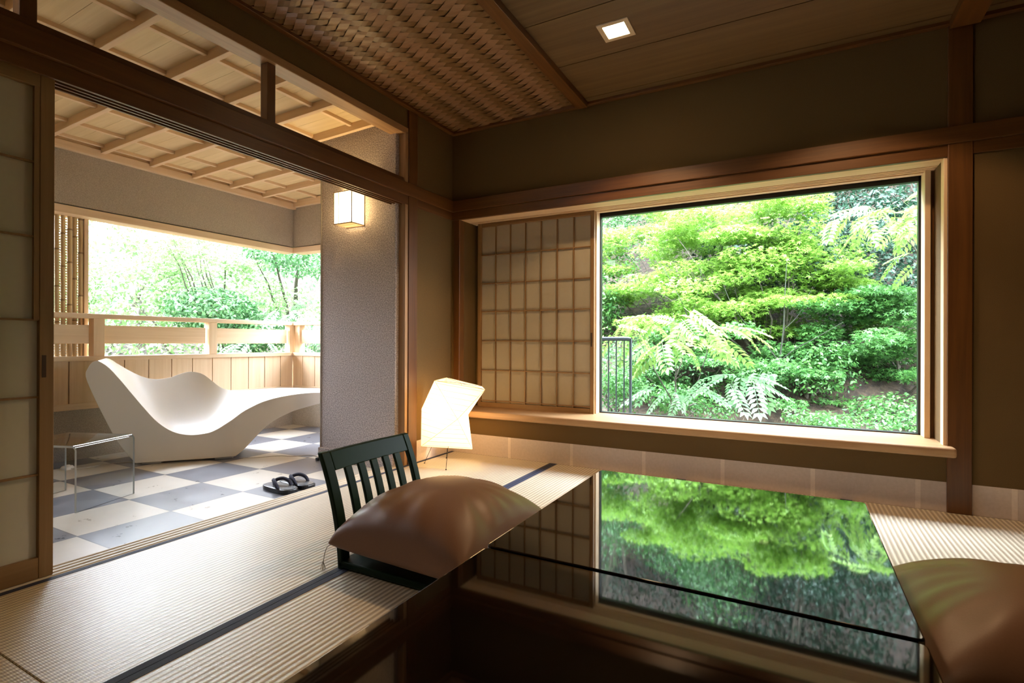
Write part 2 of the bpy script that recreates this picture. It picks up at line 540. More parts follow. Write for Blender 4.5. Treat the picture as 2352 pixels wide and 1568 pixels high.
T(5, MB().box(3.026, 3.045, .0, .06, .33, 1.80), M['hwz'], 'narrow pale jamb strip at the right of the window')
T(6, bx(3.04, 3.138, -.014, .05, 0, 2.457), M['rwz'], 'square timber pillar right of the window')
T(7, bx(.02, 3.066, -.085, .335, .288, .337), M['jwx'], 'broad window sill board', bevel=.012, seg=3)
T(8, MB().box(2.985, 3.012, .205, .30, .337, 1.80), M['hwz'], 'pale window stop at the right of the glass')
T(27, bx(3.012, 3.034, .232, .31, .337, 1.80), M['rwz'], 'dark jamb filler between stop and return', bevel=.001)
T(9, MB().box(.004, XR, -.036, 0, 2.457, 2.493), M['rwx'], 'ceiling cornice along the window wall')
T(10, MB().box(0, .036, YB, -.036, 2.457, 2.493), M['rwy'], 'ceiling cornice along the veranda side')
T(11, bx(-.09, .010, -.535, -.442, 0, 2.457), M['rwz'], 'timber pillar beside the veranda opening')
T(12, bx(-.055, .002, -.566, -.535, 0, 2.30), M['jwz'], 'door jamb of the veranda opening')
# lintel with three grooves
l = MB()
l.box(-.012, .003, -4.55, -.004, 1.80, 1.862)
for x0, x1 in ((-.041, -.031), (-.070, -.060), (-.100, -.090)):
    l.box(x0, x1, -4.55, -.56, 1.80, 1.83)
l.box(-.105, -.0, -4.55, -.56, 1.822, 1.862)
T(13, l, M['rwy'], 'grooved lintel over the veranda opening', bevel=.0015)
T(14, MB().box(-.012, .022, -4.55, -.0225, 1.862, 1.947).box(-.105, -.012, -4.55, -.56, 1.862, 1.947), M['rwy'], 'long rail above the veranda opening')
T(15, bx(-.10, -.012, -4.55, -.566, 1.947, 1.985), M['rwy'], 'transom sill above the veranda opening')
T(16, bx(-.105, .002, -4.55, -.536, 2.285, 2.330), M['jwy'], 'transom top beam below the plaster strip')
T(17, bx(-.075, -.02, -1.622, -1.574, 1.985, 2.285), M['rwz'], 'short transom post')
T(18, bx(-.075, -.02, -2.598, -2.548, 1.985, 2.285), M['rwz'], 'short transom post at the top left corner')
# threshold with grooves
t = MB()
t.box(-.12, 0, -4.55, -.566, -.055, -.006)
for x0, x1 in ((-.006, 0), (-.036, -.020), (-.066, -.050), (-.096, -.080), (-.12, -.110)):
    t.box(x0, x1, -4.55, -.566, -.006, .0)
T(19, t, M['tw'], 'grooved sliding-door threshold', bevel=.001, seg=1)
T(20, bx(1.050, 1.126, YB, -.036, 2.437, 2.50), M['rwy'], 'ceiling beam between woven panel and planks')
T(21, bx(3.04, 3.16, YB, -.036, 2.43, 2.50), M['rwy'], 'ceiling beam at the top right corner')

# --- ceiling: planks and woven panel
c = MB()
ys = [0, -.09, -.532, -.974, -1.416, -1.858, -2.30, -2.742, -3.184, -3.626, -4.068, -4.51, -4.952, YB]
for a, d in zip(ys[:-1], ys[1:]):
    c.box(1.126, XR, d + .003, a - .003, 2.476, 2.50)
c.box(0, XR, YB, 0, 2.497, 2.52)
ceil = struct('ceiling', c, M['plank'], 'dim timber plank ceiling of the room')
# woven chestnut strips: 2/2 twill of flat splints crossing at sixty degrees
S = .0555
A = Vector((math.cos(math.radians(30)), math.sin(math.radians(30)), 0)) * S
B = Vector((-math.cos(math.radians(30)), math.sin(math.radians(30)), 0)) * S
wv = MB()
def clipx(poly, x, keep):
    out = []
    for i in range(len(poly)):
        p, q = poly[i], poly[(i + 1) % len(poly)]
        ip, iq = (p.x - x) * keep >= 0, (q.x - x) * keep >= 0
        if ip: out.append(p)
        if ip != iq:
            t = (x - p.x) / (q.x - p.x)
            out.append(p.lerp(q, t))
    return out
def clipy(poly, y, keep):
    pp = [Vector((p.y, p.x, p.z)) for p in poly]
    return [Vector((p.y, p.x, p.z)) for p in clipx(pp, y, keep)]
def strip_quad(o, u, v, lu, mi, z):
    # float of length lu along u, one strip wide along v; middle hangs lowest, ends tuck up
    n = 4
    for k in range(n):
        t0, t1 = k / n, (k + 1) / n
        h = lambda t: z + .0055 * (2 * t - 1) ** 2
        p = [o + u * (t0 * lu), o + u * (t1 * lu), o + u * (t1 * lu) + v, o + u * (t0 * lu) + v]
        q = [Vector((p[0].x, p[0].y, h(t0))), Vector((p[1].x, p[1].y, h(t1))), Vector((p[2].x, p[2].y, h(t1) + .001)), Vector((p[3].x, p[3].y, h(t0) + .001))]
        q = clipx(q, .03, 1)
        if len(q) >= 3: q = clipx(q, 1.052, -1)
        if len(q) >= 3: q = clipy(q, -.03, -1)
        if len(q) >= 3:
            wv.add(q, [tuple(range(len(q)))], mi)
for i in range(-130, 130):
    for j in range(-150, 60):
        o = A * i + B * j
        if not (-.15 < o.x < 1.25 and -3.6 < o.y < .1):
            continue
        r = (i - j) % 4
        if r == 0:
            strip_quad(o, A, B * .97, 2.04, 0, 2.4745)
        if r == 2:
            # starts one row up for the crossing strip
            strip_quad(o, -B * -1, A * .97, 2.04, 1, 2.4715) if False else strip_quad(o + A * 0, B, A * .97, -2.04 + 1.0 + .02, 1, 2.4722) if False else None
for i in range(-130, 130):
    for j in range(-150, 60):
        o = A * i + B * j
        if not (-.15 < o.x < 1.25 and -3.6 < o.y < .1):
            continue
        if (i - j) % 4 == 3:
            strip_quad(o, B, A * .97, 2.04, 1, 2.4715)
wv.build('woven_panel', [M['weave_b'], M['weave_a']], ceil, recalc=False)
# ------------------------------------------------------------------ garden window
wf = MB()
ZG0, ZG1 = .337, 1.80
wf.box(1.085, 1.105, .31, .35, ZG0, ZG1); wf.box(2.975, 3.005, .31, .35, ZG0, ZG1)
wf.box(1.085, 3.005, .31, .35, ZG1 - .028, ZG1 + .02); wf.box(1.085, 3.005, .31, .35, ZG0, ZG0 + .008)
win = struct('window_1', wf, M['black_metal'], 'large fixed garden window in a black frame', bevel=.001)
MB().box(1.100, 2.98, .328, .333, ZG0 + .004, ZG1 - .02).build('window_pane', M['glass'], win)
MB().box(1.078, 1.098, .24, .31, .337, 1.80).build('window_stop', M['hwz'], win, bevel=.002)

# ------------------------------------------------------------------ paper screens
def shoji(name, label, origin, width, height, cols, rows, st, tr, br, axis, paper_gap=.012):
    """lattice screen in its own frame: u along the track, depth behind; axis 'x' or 'y'"""
    t = thing(name, label, 'sliding screen', origin)
    def P(u0, u1, d0, d1, z0, z1):
        return (u0, u1, d0, d1, z0, z1) if axis == 'x' else (-d1, -d0, u0, u1, z0, z1)
    g = 'x' if axis == 'x' else 'y'
    for u in (0, width - st):
        t_stile = bx(*P(u, u + st, 0, .03, 0, height)).build('stile', M['swz'], t, bevel=.002)
    bx(*P(st, width - st, .001, .029, height - tr, height)).build('top_rail', M['sw' + g], t, bevel=.002)
    bx(*P(st, width - st, .001, .029, 0, br)).build('bottom_rail', M['sw' + g], t, bevel=.002)
    lat = MB()
    iw, ih = width - 2 * st, height - tr - br
    for i in range(1, cols):
        u = st + iw * i / cols
        lat.box(*P(u - .0035, u + .0035, .005, .018, br, height - tr))
    for z in rows:
        lat.box(*P(st, width - st, .007, .020, z - .0035, z + .0035))
    lat.build('lattice', M['swz'], t)
    bx(*P(st - .003, width - st + .003, .0205, .0215, br - .003, height - tr + .003)).build('screen_paper', M['screen_paper'], t)
    return t, t_stile
zz = [.385, .627, .861, 1.096, 1.321, 1.549]
s1, s1_st = shoji('shoji_screen', 'lattice paper screen slid over the left part of the garden window', (.104, .212, .322), .985, 1.487, 7,
           [z - .322 for z in zz], .029, .034, .05, 'x')
MB().box(.962, .972, -.002, .001, .50, .60).build('finger_pull', M['dark'], s1_st)
s2, s2_st = shoji('shoji_screen', 'tall paper sliding screen at the left edge of the photo', (-.022, -3.42, .001), .924, 1.815, 1,
           [.371, .650, .927, 1.224, 1.49], .042, .055, .075, 'y')
MB().box(.0003, .0015, .889, .901, .72, .80).build('finger_pull', M['dark'], s2_st)
MB().box(-.017, -.002, .866, .884, .927, 1.76).build('inner_stile', M['swz'], s2)

# ------------------------------------------------------------------ ceiling lights
def downlight(x, y, label, visible=True):
    t = thing('ceiling_light', label, 'ceiling light', (x, y, 2.476))
    f = MB()
    a, c_ = .082, .056
    f.box(-a, a, -a, -c_, -.006, .004); f.box(-a, a, c_, a, -.006, .004)
    f.box(-a, -c_, -c_, c_, -.006, .004); f.box(c_, a, -c_, c_, -.006, .004)
    f.build('trim_frame', M['light_frame'], t, bevel=.002)
    MB().box(-c_, c_, -c_, c_, -.0025, -.0005).build('glowing_lens', M['bulb'], t)
    return t
downlight(1.54, -.74, 'square recessed light glowing in the plank ceiling')

downlight(2.02, -3.48, 'square recessed ceiling light above the viewer, seen only mirrored in the lacquer table')

# ------------------------------------------------------------------ veranda
ZV = -.03
struct('floor', bx(-2.5, -.12, -4.6, .56, -.16, ZV), M['tile'], 'checkered slate and cream stone tile floor of the veranda')
# sloping boarded ceiling
def zc(x, base):
    return base + .0315 * (x + 2.29)
cb = MB()
def slab(x0, x1, y0, y1, b0, th):
    v = [(x, y, zc(x, b0) + dz) for dz in (0, th) for y in (y0, y1) for x in (x0, x1)]
    cb.add(v, [(0, 2, 3, 1), (4, 5, 7, 6), (0, 1, 5, 4), (2, 6, 7, 3), (0, 4, 6, 2), (1, 3, 7, 5)])
yy = -4.6
while yy < .5:
    slab(-2.4, -.05, yy + .0008, min(yy + .1715, .50) - .0008, 2.332, .012)
    yy += .1715
slab(-2.4, -.05, -4.6, .5, 2.344, .02)
vc = struct('ceiling', cb, M['board'], 'pale cypress board ceiling of the veranda')
k = -11
while True:
    y = -1.350 + .3437 * k
    if y > .3: break
    MB().obox((-2.29, y, zc(-2.29, 2.277 + .030)), (-.10, y, zc(-.10, 2.277 + .030)), .031, .060).build('rafter', M['hwx'], vc, bevel=.002)
    y2 = y + .3437
    for xb in (-.40, -.785, -1.17, -1.56, -1.945, -2.245):
        MB().box(xb - .013, xb + .013, y + .0155, min(y2, .40) - .0155 if y2 < .35 else .40, zc(xb, 2.332) - .022, zc(xb, 2.332) + .003).build('batten', M['hwy'], vc, bevel=.001, seg=1)
    k += 1
# outer beam
w = MB()
w.box(-2.50, -2.33, -4.6, .56, 1.852, 2.50)
w.box(-2.33, -.055, .41, .56, 1.852, 2.50)
struct('wall_outer', w, M['stucco2'], 'stucco beam above the veranda opening')
T(22, MB().box(-2.332, -2.285, -4.6, .41, 2.245, 2.300).box(-2.332, -2.300, -4.6, .41, 2.30, 2.36), M['hwy'], 'pale cornice under the veranda ceiling', bevel=.002)
T(23, MB().box(-2.30, -.75, .375, .412, 2.265, 2.335), M['hwx'], 'short pale cornice at the veranda end', bevel=.002)
T(24, MB().box(-2.46, -2.322, -4.6, .42, 1.785, 1.842), M['hwy'], 'pale head board over the outer veranda opening', bevel=.002)
T(25, MB().box(-2.322, -.75, .40, .53, 1.785, 1.842), M['hwx'], 'pale head board over the end veranda opening', bevel=.002)
# parapet
w = MB()
w.box(-2.50, -2.33, -4.6, .56, -.16, .345)
struct('wall_parapet', w, M['stucco2'], 'low stucco parapet along the long side of the veranda')
struct('wall_parapet', bx(-2.33, -.77, .41, .56, -.16, .345), M['stucco2'], 'low stucco parapet across the end of the veranda')
# panelled balustrade along two sides
rail = thing('balustrade', 'pale timber balustrade with plank panelling along the veranda edge', 'railing', (-2.33, .41, ZV))
sh = (-2.33, .41, ZV)
seams = [-1.541 - .1805 * i for i in range(16, 0, -1)] + [-1.541, -1.359, -1.178, -1.0, -.819, -.643, -.462, -.282, -.103, .076, .26, .41]
pl = MB()
for a, d in zip(seams[:-1], seams[1:]):
    pl.box(-2.352, -2.331, a + .0035, d - .0035, .38, .705)
xq = [-2.33, -2.18, -2.0, -1.82, -1.64, -1.46, -1.28, -1.1, -.92, -.78]
for a, d in zip(xq[:-1], xq[1:]):
    pl.box(a + .0035, d - .0035, .411, .432, .38, .705)
pl.build('plank_panel', M['hwz'], rail, shift=sh, bevel=.001, seg=1)
MB().box(-2.39, -2.352, -4.45, .41, .345, .71).box(-2.39, -.78, .432, .47, .345, .71).build('backing_board', M['hwy'], rail, shift=sh)
MB().box(-2.39, -2.318, -4.45, .40, .340, .388).build('foot_rail', M['hwy'], rail, shift=sh, bevel=.002)
MB().box(-2.318, -.78, .40, .47, .340, .388).build('foot_rail', M['hwx'], rail, shift=sh, bevel=.002)
MB().box(-2.43, -2.312, -4.45, .395, .700, .735).build('cap_rail', M['hwy'], rail, shift=sh, bevel=.002)
MB().box(-2.43, -.78, .395, .51, .700, .735).build('cap_rail', M['hwx'], rail, shift=sh, bevel=.002)
MB().box(-2.43, -2.312, -4.45, .395, 1.022, 1.057).build('top_rail', M['hwy'], rail, shift=sh, bevel=.002)
MB().box(-2.43, -.78, .395, .51, 1.022, 1.057).build('top_rail', M['hwx'], rail, shift=sh, bevel=.002)
py = [-4.03, -3.14, -2.246, -1.351, -.456, .41]
for i, y in enumerate(py):
    MB().box(-2.41, -2.330, y - .037, y + .037, .735, 1.022).build('post', M['hwz'], rail, shift=sh, bevel=.002)
    if i + 1 < len(py):
        MB().box(-2.385, -2.358, y + .037, py[i + 1] - .055, .83, .972).build('rail_board', M['hwy'], rail, shift=sh, bevel=.002)
MB().box(-2.31, -2.24, .42, .49, .735, 1.022).build('post', M['hwz'], rail, shift=sh, bevel=.002)
MB().box(-1.36, -1.29, .42, .49, .735, 1.022).build('post', M['hwz'], rail, shift=sh, bevel=.002)
MB().box(-2.235, -1.37, .44, .467, .83, .972).build('rail_board', M['hwx'], rail, shift=sh, bevel=.002)
MB().box(-1.285, -.78, .44, .467, .83, .972).build('rail_board', M['hwx'], rail, shift=sh, bevel=.002)
# stub wall with lantern
st = struct('wall_stub', bx(-.770, -.055, -.6, .41, -.16, 2.50), M['stucco'], 'pebbled stucco end wall with the lantern', bevel=.004)
struct('baseboard_stub', bx(-.778, -.056, -.622, -.6, ZV, .062), M['stucco'], 'stucco plinth at the foot of the lantern wall', bevel=.004)
T(26, bx(-.776, -.768, -.606, -.596, .062, 2.42), plain('grey_corner_bead', (.35, .31, .26), .5), 'thin corner bead on the lantern wall', bevel=0)
# roof over everything keeps the sky out
struct('wall_veranda', bx(-2.5, -.30, -3.02, -2.90, -.16, 2.50), M['stucco2'], 'stucco wall closing the veranda at the left, outside the photo')
struct('roof', bx(-2.56, XR + .3, YB - .4, .62, 2.53, 2.70), M['dark'], 'roof slab over room and veranda, not seen in the photo')

# bamboo screen
bs = thing('bamboo_screen', 'upright bamboo cane screen behind the balustrade', 'bamboo screen', (-2.45, -1.6, .735))
sh = (-2.45, -1.6, .735)
rr = [.015, .0165, .014, .0165, .0115, .0145]
yb = [-1.612, -1.572, -1.535, -1.495, -1.463, -1.426]
yb = [-1.612 - .039 * i for i in range(12, 0, -1)] + yb
for i, y in enumerate(yb):
    r = rr[(i - 14) % 6]
    pts = []; rad = []; nodes = []
    z = .735; ph = random.uniform(.05, .3)
    zs = [.735]
    z = .735 + ph
    while z < 1.79:
        zs += [z - .006, z, z + .006]; z += random.uniform(.24, .33)
    zs.append(1.795)
    lean = random.uniform(-.004, .004)
    for zi in zs:
        nodal = any(abs(zi - q) < .001 for q in zs[2::3])
        pts.append((-2.445, y + lean * (zi - 1.2), zi)); rad.append(r * (1.12 if nodal else 1.0))
    cb_ = MB().tube(pts, rad, 12)
    nodeseg = set()
    for kk in range(1, len(zs) - 2, 3):
        nodeseg |= {kk, kk + 1}
    cb_.mi = [1 if (fi // 12) in nodeseg and fi < 12 * (len(zs) - 1) else 0 for fi in range(len(cb_.f))]
    cb_.build('bamboo_cane', [M['bamboo'], M['bamboo_node']], bs, shift=sh, smooth=True)
rd = MB(); z = .75
while z < 1.79:
    rd.tube([(-2.472, -2.9, z), (-2.472, -1.40, z)], .0058, 5); z += .0195
rd.build('reed_backing', M['reed'], bs, shift=sh)
MB().box(-2.465, -2.425, -1.410, -1.382, .735, 1.80).build('screen_frame', M['hwz'], bs, shift=sh, bevel=.002)

# lantern on stub wall
x0, x1, y0, y1, z0, z1 = -.512, -.337, -.727, -.6, 1.678, 1.905
wl = thing('wall_lantern', 'glowing square paper lantern on the pebbled stucco wall', 'wall lamp', (x0, y1, z0))
sh = (x0, y1, z0)
f = MB()
p = .005
for xx in (x0, x1 - p):
    for yy in (y0, y1 - p):
        f.box(xx, xx + p, yy, yy + p, z0, z1)
for zz_ in (z0, z1 - p):
    f.box(x0, x1, y0, y0 + p, zz_, zz_ + p); f.box(x0, x1, y1 - p, y1, zz_, zz_ + p)
    f.box(x0, x0 + p, y0, y1, zz_, zz_ + p); f.box(x1 - p, x1, y0, y1, zz_, zz_ + p)
f.box(-.4665, -.4635, y0, y0 + .003, z0, z1)
f.build('lantern_frame', M['swz'], wl, shift=sh)
s = MB()
s.add([(x0 + .004, y0 + .004, z0 + .004), (x1 - .004, y0 + .004, z0 + .004), (x1 - .004, y0 + .004, z1), (x0 + .004, y0 + .004, z1)], [(0, 1, 2, 3)])
s.add([(x1 - .004, y0 + .004, z0 + .004), (x1 - .004, y1, z0 + .004), (x1 - .004, y1, z1), (x1 - .004, y0 + .004, z1)], [(0, 1, 2, 3)])
s.add([(x0 + .004, y0 + .004, z0 + .004), (x0 + .004, y1, z0 + .004), (x0 + .004, y1, z1), (x0 + .004, y0 + .004, z1)], [(0, 1, 2, 3)])
s.build('lantern_paper', M['lantern_paper'], wl, shift=sh, recalc=False)
g = MB()
for i in range(7):
    a = y0 + .008 + i * (y1 - y0 - .016) / 7
    g.box(x0 + .004, x1 - .004, a, a + .009, z0, z0 + .004)
g.build('bottom_grille', M['hwx'], wl, shift=sh)
MB().tube([(-.425, -.66, 1.73), (-.425, -.66, 1.80)], .014, 10).build('light_bulb', M['bulb'], wl, shift=sh)

# ------------------------------------------------------------------ chaise on the veranda
near_back = [(-.03, -.012), (-.134, .144), (-.211, .315), (-.273, .468), (-.318, .605), (-.306, .664), (-.281, .703)]
near_top = [(-.249, .715), (-.199, .678), (-.136, .601), (-.059, .492), (.019, .381), (.098, .278), (.192, .202), (.288, .170), (.371, .169), (.455, .188), (.569, .258), (.656, .327), (.775, .388), (.896, .423), (1.051, .445), (1.208, .450), (1.29, .437)]
near_bot = [(1.30, .415), (1.25, .380), (1.15, .352), (1.02, .318), (.93, .280), (.836, .226), (.746, .137), (.657, .037), (.60, -.010), (.45, -.012), (.30, -.012), (.15, -.012)]
far_top = [(-.335, .720), (-.314, .717), (-.259, .677), (-.175, .619), (-.089, .573), (-.003, .554), (.085, .566), (.174, .599), (.234, .609), (.31, .590), (.372, .539), (.434, .483), (.497, .455), (.609, .448), (.739, .455), (.905, .460), (1.076, .453), (1.213, .445), (1.29, .433)]
def resample(pts, s):
    x = np.array([p[0] for p in pts]); z = np.array([p[1] for p in pts])
    # smooth (catmull-rom) in s
    out = []
    for q in s:
        i = int(np.clip(np.searchsorted(x, q) - 1, 0, len(x) - 2))
        t = (q - x[i]) / (x[i + 1] - x[i])
        p0 = z[max(i - 1, 0)]; p1 = z[i]; p2 = z[i + 1]; p3 = z[min(i + 2, len(x) - 1)]
        m1 = (p2 - p0) * .5 if i > 0 else p2 - p1
        m2 = (p3 - p1) * .5 if i < len(x) - 2 else p2 - p1
        out.append((2 * t ** 3 - 3 * t ** 2 + 1) * p1 + (t ** 3 - 2 * t ** 2 + t) * m1 + (-2 * t ** 3 + 3 * t ** 2) * p2 + (t ** 3 - t ** 2) * m2)
    return out
NT = 70
uN = [(-.249 + (1.29 + .249) * i / (NT - 1)) for i in range(NT)]
uF = [(-.335 + (1.29 + .335) * i / (NT - 1)) for i in range(NT)]
zN = resample(near_top, uN); zF = resample(far_top, uF)
def dens(pts, k=4, closed=False):
    out = []
    n = len(pts)
    for i in range(n - 1):
        p0 = pts[max(i - 1, 0)]; p1 = pts[i]; p2 = pts[i + 1]; p3 = pts[min(i + 2, n - 1)]
        for j in range(k):
            t = j / k
            out.append(tuple(.5 * ((2 * p1[a]) + (-p0[a] + p2[a]) * t + (2 * p0[a] - 5 * p1[a] + 4 * p2[a] - p3[a]) * t * t + (-p0[a] + 3 * p1[a] - 3 * p2[a] + p3[a]) * t ** 3) for a in (0, 1)))
    out.append(pts[-1])
    return out
nb = dens(near_back + [near_top[0]], 4)[:-1]
bt = dens([near_top[-1]] + near_bot[:9], 4)[1:] + near_bot[9:]
loopN = nb + list(zip(uN, zN)) + bt
def shift_back(p):
    h = max(0.0, min(1.0, p[1] / .71))
    return (p[0] - .082 * h, p[1])
loopF = [shift_back(p) for p in nb] + list(zip(uF, zF)) + bt
WID, TC = .42, 14
ang = math.radians(49)
D_ = Vector((math.cos(ang), math.sin(ang), 0)); N_ = Vector((-math.sin(ang), math.cos(ang), 0))
ch = thing('chaise_longue', 'sculptural white moulded chaise longue on the veranda tiles', 'chaise longue', (-1.72, -1.365, ZV))
cm = MB()
verts = []
nbk = len(nb)
for c_ in range(TC + 1):
    t = c_ / TC
    for i, (pn, pf) in enumerate(zip(loopN, loopF)):
        s_ = pn[0] * (1 - t) + pf[0] * t
        z_ = pn[1] * (1 - t) + pf[1] * t
        if nbk <= i < nbk + NT:
            e = 4 * t * (1 - t)
            ss = s_
            e *= min(1.0, (i - nbk) / 9.0, (nbk + NT - 1 - i) / 6.0)
            z_ -= e * (.105 * math.exp(-((ss - .18) / .27) ** 2) + .03 * math.exp(-((ss + .22) / .2) ** 2) + .012)
        p = D_ * s_ + N_ * (t * WID)
        verts.append((p.x, p.y, z_ - ZV))
n = len(loopN)
faces = [(c_ * n + i, c_ * n + (i + 1) % n, (c_ + 1) * n + (i + 1) % n, (c_ + 1) * n + i) for c_ in range(TC) for i in range(n)]
faces.append(tuple(range(n))); faces.append(tuple(reversed(range(TC * n, TC * n + n))))
cm.add(verts, faces)
cm.build('moulded_body', M['white_plastic'], ch, smooth=True, angle=50, bevel=.010, seg=3)
for s_ in (.06, .52):
    q0 = D_ * s_ + N_ * .03; q1 = D_ * s_ + N_ * (WID - .03)
    MB().obox((q0.x, q0.y, .0095), (q1.x, q1.y, .0095), .12, .019).build('foot_pad', M['switch_plastic'], ch, bevel=.003)

# acrylic table
at = thing('side_table', 'clear acrylic side table standing beside the left screen', 'side table', (-.877, -2.08, ZV))
e = Vector((-.124, .328, 0)); ln = e.length; e.normalize(); pz = Vector((-e.y, e.x, 0))   # pz points away from the room
if pz.x > 0: pz = -pz
prof = []
Hh, Ww, Rr, th = .343, .46, .028, .011
def arc(cx, cz, r, a0, a1, n=7):
    return [(cx + r * math.cos(a0 + (a1 - a0) * i / n), cz + r * math.sin(a0 + (a1 - a0) * i / n)) for i in range(n + 1)]
outer = [(0, 0)] + arc(Rr, Hh - Rr, Rr, PI, PI / 2) + arc(Ww - Rr, Hh - Rr, Rr, PI / 2, 0) + [(Ww, 0)]
inner = [(Ww - th, 0)] + arc(Ww - Rr, Hh - Rr, Rr - th, 0, PI / 2) + arc(Rr, Hh - Rr, Rr - th, PI / 2, PI) + [(th, 0)]
poly = outer + inner
place = lambda k: (lambda q: tuple(pz * q[0] + e * k + Vector((0, 0, q[1]))))
nq = len(outer)
sb = MB()
V0 = [place(0)(q) for q in poly]; V1 = [place(ln)(q) for q in poly]
nn = len(poly)
sb.add(V0 + V1, [(i, (i + 1) % nn, nn + (i + 1) % nn, nn + i) for i in range(nn)])
sb.build('bent_sheet', M['acrylic'], at, smooth=True, angle=30)
eb = MB()
for V, k in ((V0, -1), (V1, 1)):
    off = e * (.0006 * k)
    vv = [tuple(Vector(p) + off) for p in V]
    eb.add(vv, [(i, i + 1, nn - 2 - i, nn - 1 - i) for i in range(nq - 1)])
eb.build('edge_glow', M['acrylic_edge_glow'], at)  # edge faces whitened to imitate internal reflection

# foot switch and cords
fs = thing('foot_switch', 'round white foot switch on the tiles behind the acrylic table', 'switch', (-2.035, -1.665, ZV))
MB().tube([(0, 0, 0), (0, 0, .012), (0, 0, .022), (0, 0, .026)], [.036, .037, .030, .018], 24).build('switch_body', M['switch_plastic'], fs, smooth=True, angle=60)
MB().tube([(0, 0, .024), (0, 0, .030)], [.016, .013], 20).build('push_button', M['switch_plastic'], fs, smooth=True, angle=50)
def curve_pts(P, k=6):
    P = [Vector(p) for p in P]; out = []
    for i in range(len(P) - 1):
        p0, p1, p2, p3 = P[max(i - 1, 0)], P[i], P[i + 1], P[min(i + 2, len(P) - 1)]
        for j in range(k):
            t = j / k
            out.append(.5 * ((2 * p1) + (-p0 + p2) * t + (2 * p0 - 5 * p1 + 4 * p2 - p3) * t * t + (-p0 + 3 * p1 - 3 * p2 + p3) * t ** 3))
    return out + [P[-1]]
q = [(.036, .006, .008), (.07, .08, .003), (.07, .20, .003), (.13, .30, .003), (.26, .34, .003)]
MB().tube(curve_pts(q), .0025, 6).build('cord', M['cord'], fs, smooth=True)
pc = thing('power_cord', 'thin power cord running from the chaise to the stucco wall', 'cord', (-1.30, -.885, ZV))
q = [(-.02, .0, .003), (.08, .08, .003), (.17, .20, .003), (.28, .24, .003), (.36, .33, .003), (.48, .31, .003), (.545, .25, .003)]
MB().tube(curve_pts(q), .0025, 6).build('cord', M['cord'], pc, smooth=True)
MB().box(.535, .560, .228, .252, 0, .022).build('plug', M['rubber'], pc, bevel=.003)

# sandals
def sandal(loc, rz, label):
    t = thing('sandal', label, 'sandal', loc, rz, 'pair of sandals at the threshold')
    L_, W_ = .262, .106
    pl = []
    for i in range(28):
        a = 2 * PI * i / 28
        cx, sx = math.cos(a), math.sin(a)
        pl.append((L_ / 2 * math.copysign(abs(cx) ** .55, cx), W_ / 2 * math.copysign(abs(sx) ** .6, sx)))
    MB().prism(pl, lambda q: (q[0], q[1], 0), lambda q: (q[0], q[1], .026)).build('sole', M['sole'], t, bevel=.004)
    MB().prism([(a * .93, b * .90) for a, b in pl], lambda q: (q[0], q[1], .0255), lambda q: (q[0], q[1], .0285)).build('insole', M['insole'], t, bevel=.002)
    for s_ in (-1, 1):
        q = [(-.062, 0, .03), (-.052, s_ * .006, .052), (-.02, s_ * .030, .062), (.02, s_ * .043, .050), (.045, s_ * .043, .026)]
        MB().tube(curve_pts(q, 5), [.009 + .002 * math.sin(PI * i / 20) for i in range(21)], 8).build('strap', M['strap'], t, smooth=True)
    MB().tube([(-.064, 0, .026), (-.060, 0, .054)], [.008, .0105], 8).build('toe_post', M['strap'], t, smooth=True)
    return t
sandal((-.325, -1.300, ZV), math.radians(-5), 'black sandal with navy straps lying nearer the room threshold')
sandal((-.315, -1.187, ZV), math.radians(-2), 'black sandal with navy straps, the one farther from the threshold edge, partly behind its twin')

# ------------------------------------------------------------------ paper floor lamp
pl = thing('floor_lamp', 'folded white paper lantern lamp glowing in the room corner', 'lamp', (.26, -.36, 0))
sh = Vector((.26, -.36, 0))
BL = Vector((.091, -.4989, .1308)); BR = Vector((.459, -.4143, .1316))
TL = Vector((.1844, -.4716, .5873)); TR = Vector((.5429, -.392, .5357)); TB = Vector((.1661, -.2997, .5975))
ML = Vector((.0819, -.4812, .3874)); MC = Vector((.398, -.504, .3417)); MR = Vector((.3891, -.3612, .3548))
LF = Vector((-.4742, .8804, 0)); LR = Vector((.8804, .4742, 0)); LC = Vector((2.359, -3.389, .855))   # lamp's own back and side directions
BB1 = BR + LF * .22 - LR * .035; BB2 = BL + LF * .20 + LR * .06
MB_ = (ML + MR) / 2 + LF * .14 + Vector((0, 0, .01))
TBR = TR + LF * .10 - LR * .03 + Vector((0, 0, .015))
loops = []
def tri(mb, *ps):
    mb.add(ps, [tuple(range(len(ps)))])
shd = MB()
for t_ in ((BL, BR, MC), (BL, MC, ML), (BR, MR, MC), (BR, BB1, MR), (BB1, MB_, MR), (BB1, BB2, MB_), (BB2, ML, MB_), (BB2, BL, ML),
           (ML, MC, TL), (MC, TR, TL), (MC, MR, TR), (MR, TBR, TR), (MR, MB_, TBR), (MB_, TB, TBR), (MB_, ML, TB), (ML, TL, TB)):
    tri(shd, *t_)
me_o = shd.build('paper_shade', M['lamp_paper'], pl, shift=sh)
bm = bmesh.new(); bm.from_mesh(me_o.data)
bmesh.ops.remove_doubles(bm, verts=bm.verts, dist=.0005)
bmesh.ops.recalc_face_normals(bm, faces=bm.faces)
bm.to_mesh(me_o.data); bm.free()
